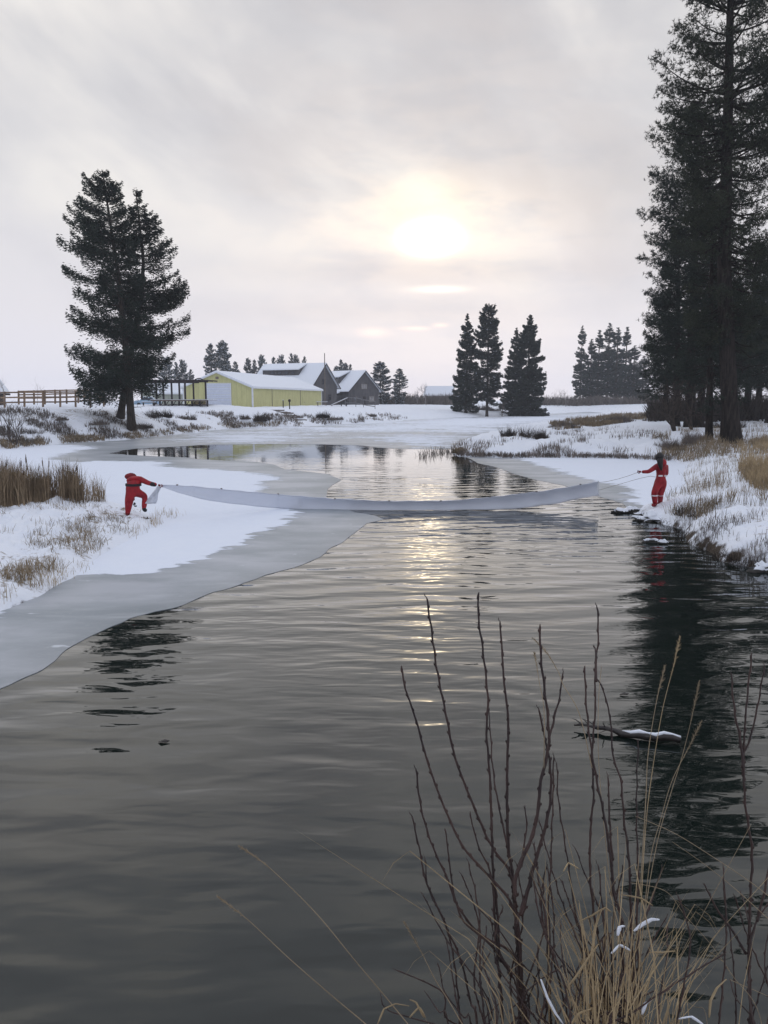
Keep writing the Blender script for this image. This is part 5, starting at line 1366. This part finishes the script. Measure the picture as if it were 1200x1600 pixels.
# ------------------------------------------------------------------ the white cloth across the river
topL = [(253, 757.5), (300, 760), (360, 766), (435, 773), (520, 779.5), (600, 783.5), (700, 783), (760, 778), (850, 767.5), (935, 753)]
botL = [(254, 760.5), (280, 771), (330, 783), (400, 791.5), (470, 796.8), (560, 797.5), (700, 797), (800, 795.5), (860, 788.5), (935, 773.5)]
dep = [(253, D2 + .05), (300, D2 + .0), (435, 24.0), (600, 23.65), (800, 23.7), (935, 24.2)]
def li(L, x): return float(np.interp(x, [q[0] for q in L], [q[1] for q in L]))
NU, NV = 170, 9
vs = []; anchor = PD(600, 790, 23.7)
for i in range(NU):
    x = 253 + (935 - 253) * i / (NU - 1)
    for k in range(NV):
        t = k / (NV - 1)
        y = li(topL, x) * (1 - t) + li(botL, x) * t
        D = li(dep, x)
        p = PD(x, y, D)
        if p.z < -.03: p.z = -.03
        am = .02 + .05 * max(0, (x - 700) / 235) + .03 * max(0, (420 - x) / 170)
        p.y += am * math.sin(x * .11 + t * 2.2 + .8 * math.sin(x * .037)) * (.4 + .6 * t) + .12 * math.sin(t * math.pi) * (1 if x > 470 else .3)
        p.z += .008 * math.sin(x * .19) * (1 - t)
        vs.append(p - anchor)
fs = [(i * NV + k, i * NV + k + 1, (i + 1) * NV + k + 1, (i + 1) * NV + k) for i in range(NU - 1) for k in range(NV - 1)]
cl = empty('cloth_barrier', anchor, 'long white cloth barrier stretched low across the river between the two people', 'cloth')
co = mesh_obj('sheet', vs, fs, M['cloth'], cl, True)
so = co.modifiers.new('thickness', 'SOLIDIFY'); so.thickness = .006; so.offset = 0
hem = [Vector(vs[i * NV]) + Vector((0, -.004, .002)) for i in range(0, NU, 3)]
MB().tube(hem, .011, 5).build('hem', M['cloth'], cl)
for x in (278, 345, 435, 522, 610, 690, 765, 840, 905):
    i = int(round((x - 253) / (935 - 253) * (NU - 1)))
    ell('float', Vector(vs[i * NV]) + Vector((0, 0, .015)), (.035, .02, .02), M['wood_grey'], cl, 0, 8, 6)
MB().bar(Vector(vs[(NU - 1) * NV]) + Vector((0, 0, .03)), Vector(vs[(NU - 1) * NV + NV - 1]) - Vector((0, 0, .02)), .03, .03).build('end_bar', M['trim'], cl)
# gathered tail hanging from the hand, reaching the snow
a = PD(247, 760, D2 + .02); b = PD(233, 787, D2 - .05)
vs2 = []
for k in range(9):
    t = k / 8; c = a.lerp(b, t)
    for q in range(5):
        s_ = (q / 4 - .5); vs2.append(c + Vector((s_ * (.10 + .22 * t) + .03, .05 * math.sin(q * 1.9 + k), 0)) - anchor)
fs2 = [(k * 5 + q, k * 5 + q + 1, (k + 1) * 5 + q + 1, (k + 1) * 5 + q) for k in range(8) for q in range(4)]
to = mesh_obj('tail', vs2, fs2, M['cloth'], cl, True); s2 = to.modifiers.new('thickness', 'SOLIDIFY'); s2.thickness = .006
# rope to the standing person's hand, and its slack line
e = PD(935, 754, 24.2); h_ = rp.location + hl
mid = e.lerp(h_, .5) - Vector((0, 0, .05))
rpe = MB().tube([e, e.lerp(h_, .25) - Vector((0, 0, .04)), mid, e.lerp(h_, .75) - Vector((0, 0, .035)), h_, h_ + Vector((.08, .05, -.03))], .006, 6)
tag(rpe.build('rope', M['rope'], None, True), 'taut pale rope from the cloth end to the standing person', 'rope', 'ropes of the cloth')
h0 = h_ + Vector((.04, 0, -.03)); b1 = PD(1016, 744, D0 - .25)
tag(MB().tube([e - Vector((0, 0, .25)), e.lerp(b1, .4) - Vector((0, 0, .14)), e.lerp(b1, .8) - Vector((0, 0, .03)), b1, rp.location + hr], .006, 5).build('rope', M['rope'], None, True), 'thin slack line under the taut rope, by the standing person', 'rope', 'ropes of the cloth')

# ------------------------------------------------------------------ drifting log in the foreground
a = PZ(897, 1133, .04); b = PZ(1064, 1157, .05)
lg = empty('drifting_log', a, 'dark drifting branch with snow along its back, in the dark water behind the stems', 'log')
n_ = 14; pts = []; rr = []
for k in range(n_):
    t = k / (n_ - 1); p = a.lerp(b, t) - a; p.z += .012 * math.sin(t * 9) + .01 * math.sin(t * 23); p.y += .02 * math.sin(t * 7)
    pts.append(p); rr.append(.008 + .030 * min(1, t * 1.7) + .006 * math.sin(t * 31))
MB().tube(pts, rr, 9).build('trunk', M['wet_wood'], lg, True)
sc = [p + Vector((0, 0, rr[k] * .9)) for k, p in enumerate(pts)][6:]
MB().tube(sc, [.004] + [.018 + .007 * math.sin(k * 2.3) for k in range(len(sc) - 2)] + [.014], 8).build('snow_cap', M['snow'], lg, True)
sc = [p + Vector((0, 0, rr[k] * .9)) for k, p in enumerate(pts)][12:]
for (t0_, dx_, dy_, dz_) in ((1, -.10, .03, .05), (2, -.12, -.06, .01), (3, -.14, .06, .07), (4, -.05, -.05, .08), (5, -.16, -.04, -.01), (2, -.07, .05, .06), (7, .04, .06, .06)):
    p = pts[t0_]; q = p + Vector((dx_, dy_, dz_))
    MB().tube([p, p.lerp(q, .55) + Vector((0, .01, .01)), q], [.007, .005, .002], 5).build('twig', M['wet_wood'], lg)

# ------------------------------------------------------------------ foreground willow stems, traced in depth
def cc(L): return [(600 + x / 2, 900 + y / 2) for x, y in L]
def stem(parent, pxs, yb, yt, r_b, r_t, seed, m_=None, buds=True, name='stem'):
    """a stem through the photographed line; yb and yt are its distances at the foot and the tip (pxs runs tip to foot)"""
    g = random.Random(seed)
    P = [PD(x, y, yb + (yt - yb) * (1 - i / (len(pxs) - 1))) for i, (x, y) in enumerate(pxs)]
    if pxs[-1][1] >= 1560:                      # carry on down to the ground
        f = P[-1] + (P[-1] - P[-2]).normalized() * .25
        f.y = yb; z0 = zat(f.x, f.y)
        P.append(Vector((P[-1].x * .6 + f.x * .4, yb, z0 - .05)))
    # resample
    S = [0]
    for a, b in zip(P, P[1:]): S.append(S[-1] + (b - a).length)
    L = S[-1]; n_ = max(6, int(L / .016)); pts = []; rr = []
    ph = g.uniform(0, 1); step = .045 * g.uniform(.8, 1.3); last = -1; bud = []
    for k in range(n_):
        s = L * k / (n_ - 1)
        i = max(0, min(len(P) - 2, int(np.searchsorted(S, s)) - 1)); t = (s - S[i]) / max(1e-6, S[i + 1] - S[i])
        # catmull-rom
        p0 = P[max(0, i - 1)]; p1 = P[i]; p2 = P[i + 1]; p3 = P[min(len(P) - 1, i + 2)]
        q = .5 * ((2 * p1) + (p2 - p0) * t + (2 * p0 - 5 * p1 + 4 * p2 - p3) * t * t + (3 * p1 - p0 - 3 * p2 + p3) * t ** 3)
        cyc = (s / step + ph) % 1.0; nd = int(s / step + ph)
        bulge = math.exp(-((cyc - .5) / .16) ** 2)
        base_r = r_t + (r_b - r_t) * (s / L)
        sg = 1 if nd % 2 else -1
        if buds:
            q = q + Vector((sg * .0016 * bulge + .0009 * math.sin(s * 70 + seed), 0, 0))
            rr.append(base_r * (1 + .30 * bulge)); pts.append(q)
            if nd != last and cyc > .5: last = nd; bud.append((q, sg, base_r))
        else: rr.append(base_r); pts.append(q)
    rr[0] = r_t * .4
    sm = MB().tube([p - parent.location for p in pts], rr, 6)
    for q, sg, br in bud:                       # alternate pointed buds pressed against the stem
        k = min(range(len(pts)), key=lambda i: (pts[i] - q).length_squared); d = (pts[max(0, k - 1)] - pts[min(len(pts) - 1, k + 1)]).normalized()
        sd_ = Vector((sg, g.uniform(-.8, .8), 0)).normalized(); b0 = q + sd_ * br * .8 - parent.location
        ln = g.uniform(.009, .014)
        sm.tube([b0 - d * .002, b0 + d * ln * .35 + sd_ * br * .75, b0 + d * ln + sd_ * br * .9], [br * .35, br * .62, .0003], 5, False)
    o = sm.build(name, m_ or M['stem'], parent, True)
    return o, pts
STEMS = {
 0: [[(55,280),(65,345),(100,450),(130,560),(160,650),(200,750),(250,850),(330,940),(390,1010),(420,1100),(430,1250),(440,1400)],
     [(133,65),(150,180),(165,290),(195,440),(220,560),(260,670),(310,790),(340,850),(390,920),(405,980),(415,1100),(425,1400)],
     [(296,50),(295,130),(310,240),(325,390),(320,480),(330,620),(335,740),(340,900),(345,1050),(355,1200),(370,1400)],
     [(362,140),(368,220),(375,330),(388,450),(385,600),(385,740),(390,860),(405,960),(415,1150)],
     [(325,400),(332,480),(340,600),(355,700),(380,820),(400,930),(410,1050)],
     [(100,600),(115,720),(150,840),(200,950),(230,1030),(300,1120),(400,1180),(430,1300),(445,1400)],
     [(86,745),(110,850),(130,950),(170,1040),(200,1110),(240,1200),(270,1330),(290,1400)],
     [(192,790),(205,900),(220,1000),(250,1080),(330,1150),(400,1250)],
     [(268,735),(290,830),(330,920),(350,1000),(360,1180)],
     [(440,715),(445,790),(430,880),(410,940),(405,1020)],
     [(130,1300),(170,1360),(200,1400)], [(128,880),(140,980),(190,1080),(215,1180),(230,1300),(235,1400)],
     [(170,1210),(190,1300),(250,1380),(270,1400)], [(455,960),(430,1030),(415,1090)], [(330,1060),(350,1140),(390,1240),(420,1330)]],
 1: [[(487,150),(490,250),(500,340),(515,480),(510,560),(490,640),(480,740),(460,820),(415,930),(410,1000)],
     [(560,295),(548,380),(525,470),(515,520),(508,560)],
     [(483,410),(495,470),(510,540),(520,600),(520,700),(500,800),(470,900),(450,980),(430,1060)],
     [(540,580),(545,700),(560,800),(580,930),(600,1060),(640,1200),(660,1400)],
     [(665,90),(670,180),(660,300),(660,420),(650,560),(655,680),(645,800),(645,950),(660,1080),(680,1200),(690,1400)],
     [(657,215),(663,260),(661,330)],
     [(665,320),(690,370),(710,470),(715,560),(740,640),(750,760),(765,880),(770,1000),(775,1200),(780,1400)],
     [(627,280),(632,400),(645,520),(665,640),(690,760),(710,900),(720,1000),(740,1080),(750,1400)],
     [(700,620),(705,760),(712,880),(715,1000)], [(795,510),(790,650),(790,800),(795,950),(790,1100),(800,1400)],
     [(485,760),(520,900),(560,1030),(620,1180),(660,1330),(670,1400)], [(595,845),(640,960),(690,1080),(720,1200)],
     [(870,910),(840,1000),(820,1060),(790,1150),(780,1300)], [(530,560),(528,700),(524,800),(522,900),(515,1000),(510,1150),(520,1400)],
     [(510,900),(490,1000),(500,1100),(530,1200),(560,1320),(570,1400)], [(470,830),(480,930),(500,1030),(510,1130)], [(670,900),(680,1010),(690,1120),(700,1400)]],
 2: [[(1150,240),(1135,380),(1125,530),(1128,700),(1150,860),(1145,1000),(1140,1200),(1145,1400)], [(1190,275),(1165,420),(1140,520),(1122,560),(1124,640)],
     [(1085,300),(1095,420),(1115,520),(1122,600)], [(1240,980),(1195,1030),(1160,1090),(1142,1150)], [(1000,960),(1040,1040),(1090,1110),(1130,1180)],
     [(1060,900),(1065,1020),(1085,1150),(1100,1400)], [(1230,1150),(1200,1220),(1175,1300),(1150,1400)], [(1215,700),(1210,850),(1190,980),(1165,1080)]]}
LAB = {0: ('red-brown budded willow shrub with the widest fan of stems', (810, 1600), 2.45), 1: ('budded willow shrub growing out of the dry grass clump', (940, 1600), 2.35), 2: ('thin bare willow shrub rising against the dark pine reflection', (1170, 1600), 2.5)}
sid = 0
for k, L in STEMS.items():
    lab, (bx, by), yy = LAB[k]
    q = PD(bx, by, yy); root = empty('willow_shrub', (q.x, q.y, zat(q.x, q.y)), lab, 'shrub', 'willow shrubs at the camera bank')
    root_loc = root.location
    for s in L:
        g = random.Random(100 + sid)
        full = len(s) > 7
        dy = g.uniform(-.16, .16)
        thick = 1.0 if full else .72
        stem(root, cc(s), yy + dy * .4, yy + dy + g.uniform(.02, .22), (.0059 if full else .0042) * g.uniform(.85, 1.15), .0029 * thick * g.uniform(.85, 1.1), 100 + sid)
        sid += 1
    # the low tangle of finer twigs
    for t in range(24 if k < 2 else 12):
        g = random.Random(900 + sid); sid += 1
        x0 = bx + g.gauss(0, 60); y0 = 1600 + 30; x1 = x0 + g.gauss(0, 70); y1 = g.uniform(1330, 1560)
        s = [(x1 + g.gauss(0, 6), y1), ((x0 * .35 + x1 * .65) + g.gauss(0, 12), y0 * .3 + y1 * .7), (x0 * .7 + x1 * .3 + g.gauss(0, 10), y0 * .65 + y1 * .35), (x0, y0)]
        stem(root, s, yy + g.uniform(-.25, .1), yy + g.uniform(-.2, .2), .0040, .0020, 900 + sid, name='twig')

# dry catkin-like cluster on one stem and foreground grasses
gr = PD(975, 1600, 2.2)
gt = empty('grass_clump', (gr.x, gr.y, zat(gr.x, gr.y)), 'tall straw coloured grass clump with snow on bent leaves, at the foot of the willow', 'grass')
def stalk(parent, pxs, yb, yt, r0, head=True, seed=0, m_=M['grass_pale'], headlen=.12):
    o, pts = stem(parent, pxs, yb, yt, r0, r0 * .5, seed, m_, False, 'stalk')
    if head:                                   # feathery seed head
        g = np.random.default_rng(seed); V = []; F = []
        acc = 0; k = 1
        while k < len(pts) and acc < headlen:
            acc += (pts[k] - pts[k - 1]).length
            for q in range(16):
                t = g.random(); c = pts[k - 1].lerp(pts[k], t); d = (pts[k - 1] - pts[k]).normalized()
                v = Vector(g.normal(size=3)); v = (d * .9 + v * .33).normalized(); w_ = v.cross(Vector(g.normal(size=3))).normalized() * .0011
                ln = .012 * (.5 + math.sin(min(1, acc / headlen) * math.pi)); i = len(V)
                V += [c - w_ - parent.location, c + w_ - parent.location, c + v * ln - parent.location]; F.append((i, i + 1, i + 2))
            k += 1
        mesh_obj('seed_head', V, F, m_, o)
    return o
ST = [([(340,1401),(387,1437),(450,1496),(521,1558),(571,1600),(600,1630)], 2.2, 2.35, .0022), ([(374,1322),(421,1356),(492,1425),(554,1500),(596,1550),(637,1600),(650,1620)], 2.2, 2.35, .0022),
      ([(631,1440),(658,1487),(679,1529),(700,1562),(722,1600),(735,1625)], 2.2, 2.3, .0024)]
for i, (L, a, b, r) in enumerate(ST):
    lab = ['long tan grass stalk arching over open water, lower one', 'long tan grass stalk arching over open water, upper one', 'shorter tan grass stalk leaning beside the willow stems'][i]
    q = PD(*L[-1], a); root = empty('grass_stalk', (q.x, q.y, zat(q.x, q.y)), lab, 'grass', 'single grass stalks over the water')
    stalk(root, L, a, b, r, True, 500 + i, M['grass'])
for i, L in enumerate([cc([(925,190),(905,280),(870,420),(840,600),(820,760),(805,1000),(790,1400)]), cc([(985,330),(960,450),(930,570),(890,700),(850,850),(810,1100),(790,1400)]),
          cc([(992,455),(950,540),(900,640),(865,760),(830,900),(800,1200),(785,1400)]), cc([(465,195),(505,235),(545,300),(560,340),(610,430),(650,600)]),
          cc([(695,240),(712,300),(726,365)]), cc([(878,280),(850,400),(825,560),(818,700),(800,1000)]), cc([(680,280),(670,400),(672,600),(700,900),(740,1200),(760,1400)]),
          cc([(228,395),(262,440),(300,500)]), cc([(470,240),(485,330),(500,420),(500,600)])]):
    if i in (4, 7): continue
    stalk(gt, L, 2.25, 2.5, .0017, i not in (6,), 520 + i, M['grass'] if i != 0 else M['grass_pale'], .13 if i != 8 else .08)
for i, L in enumerate([cc([(785,750),(900,800),(1000,860),(1150,960),(1260,1050)]), cc([(1148,775),(1080,900),(1000,1050),(930,1180),(880,1320),(850,1400)]),
          cc([(770,958),(880,985),(940,1060),(1020,1150),(1090,1250),(1180,1400)]), cc([(835,1250),(960,1340),(1010,1400)]), cc([(900,830),(1000,900),(1100,980),(1200,1070),(1300,1150)]), cc([(1240,1330),(1100,1270),(1085,1262)])]):
    stalk(gt, L, 2.3, 2.3 + .05 * i, .0015, False, 540 + i, M['grass'])
# the mass of blades
g = np.random.default_rng(77); V = []; F = []
def blade(pts, wd, V, F, origin):
    P = [Vector(p) for p in pts]; i0 = len(V); n_ = len(P)
    for k, p in enumerate(P):
        t = k / (n_ - 1); d = (P[min(k + 1, n_ - 1)] - P[max(k - 1, 0)]).normalized()
        s = d.cross(Vector((.2, 1, .1))).normalized() * wd * (1 - t) ** .7 * .5
        V.append(p - s - origin); V.append(p + s - origin)
    for k in range(n_ - 1): F.append((i0 + 2 * k, i0 + 2 * k + 1, i0 + 2 * k + 3, i0 + 2 * k + 2))
for k in range(200):
    bx = g.normal(965, 42) if g.random() < .8 else g.normal(930, 90); yy = g.uniform(2.15, 2.5)
    top = g.uniform(1400, 1600) if g.random() < .85 else g.uniform(1290, 1420)
    lean = g.normal(0, 1) * (1640 - top) * .5
    a = PD(bx, 1640, yy); a.z = max(zat(a.x, a.y), a.z - .3); b = PD(bx + lean * .45, (1640 + top) / 2, yy + g.normal() * .03); c = PD(bx + lean, top, yy + g.normal() * .08)
    drop = g.random() < .3
    pts = [a, a.lerp(b, .6), b, b.lerp(c, .6), c]
    if drop: pts.append(c + Vector((math.copysign(.05, lean), 0, -.04))); pts.append(c + Vector((math.copysign(.09, lean), 0, -.11)))
    blade(pts, g.uniform(.0025, .006), V, F, gt.location)
o = mesh_obj('blades', V, F, M['grass_pale'], gt); o['kind'] = 'stuff'
# broad bent leaves, some carrying snow
LV = [([(905,1440),(925,1432),(945,1420),(955,1425)], 0, .010), ([(990,1455),(1003,1446),(1018,1438),(1030,1437)], 1, .022), ([(1015,1488),(1035,1490),(1055,1486)], 0, .010), ([(965,1462),(968,1450),(976,1447)], 1, .014),
      ([(885,1545),(905,1520),(925,1490),(935,1475)], 0, .010), ([(1003,1585),(1008,1570),(1020,1560)], 1, .014), ([(890,1605),(905,1585),(925,1576)], 0, .016), ([(1060,1592),(1080,1590),(1100,1602)], 1, .012),
      ([(1108,1590),(1110,1565),(1120,1545),(1135,1530)], 0, .010), ([(640,1590),(655,1575),(665,1590)], 0, .008), ([(845,1530),(855,1560),(868,1585),(880,1600)], 1, .007), ([(955,1490),(968,1478),(985,1485)], 1, .012),
      ([(940,1420),(930,1450),(925,1490),(920,1540)], 0, .008), ([(590,1600),(600,1578),(618,1570),(640,1572)], 0, .006), ([(640,1562),(650,1568),(662,1590)], 0, .006), ([(1020,1415),(1000,1405),(970,1398)], 0, .006), ([(880,1362),(888,1350),(905,1358)], 0, .005)]
for i, (L, snowy, wd) in enumerate(LV):
    V = []; F = []; P = [PD(x, y, 2.2) for x, y in L]
    n_ = len(P); S = []
    for k in range(n_ - 1):
        for q in range(4): S.append(P[k].lerp(P[k + 1], q / 4))
    S.append(P[-1]); m_ = len(S)
    for k, p in enumerate(S):
        t = k / (m_ - 1); w_ = wd * math.sin(math.pi * min(.97, t * .9 + .08)) ** .7 * .5
        d = (S[min(k + 1, m_ - 1)] - S[max(k - 1, 0)]).normalized(); s_ = d.cross(Vector((0, 1, .5))).normalized()
        sag = Vector((0, 0, .004 * math.sin(t * math.pi)))
        for u_, zz in ((-1, 0), (0, .003 if not snowy else .004), (1, 0)): V.append(p + s_ * w_ * u_ + Vector((0, -zz, zz)) + sag - gt.location)
    for k in range(m_ - 1):
        for q in (0, 1): F.append((3 * k + q, 3 * k + q + 1, 3 * k + q + 4, 3 * k + q + 3))
    lf = mesh_obj('leaf', V, F, M['snow'] if snowy else M['grass_pale'], gt, True)
    s3 = lf.modifiers.new('thickness', 'SOLIDIFY'); s3.thickness = 0.0008 if not snowy else .0012
    if snowy: lf['label'] = 'bent leaf covered in snow'

# small droplets of frost on the stems are left to the bark; a couple of leaf scraps float on the water
for i, (px, py, lab) in enumerate([(255, 1159, 'dark leaf scrap floating alone on open water'), (975, 1085, 'dark twig scrap floating by the edge of the dark reflection')]):
    p = PZ(px, py, .012)
    o = mesh_obj('floating_scrap', [(-.05, 0, 0), (-.015, -.02, .012), (.035, -.012, .004), (.06, .012, .01), (.01, .025, .014), (-.03, .018, .004)], [(0, 1, 2, 3, 4, 5)], M['wet_wood'])
    o.location = p; s4 = o.modifiers.new('thickness', 'SOLIDIFY'); s4.thickness = .008; tag(o, lab, 'leaf scrap', 'scraps on the water')
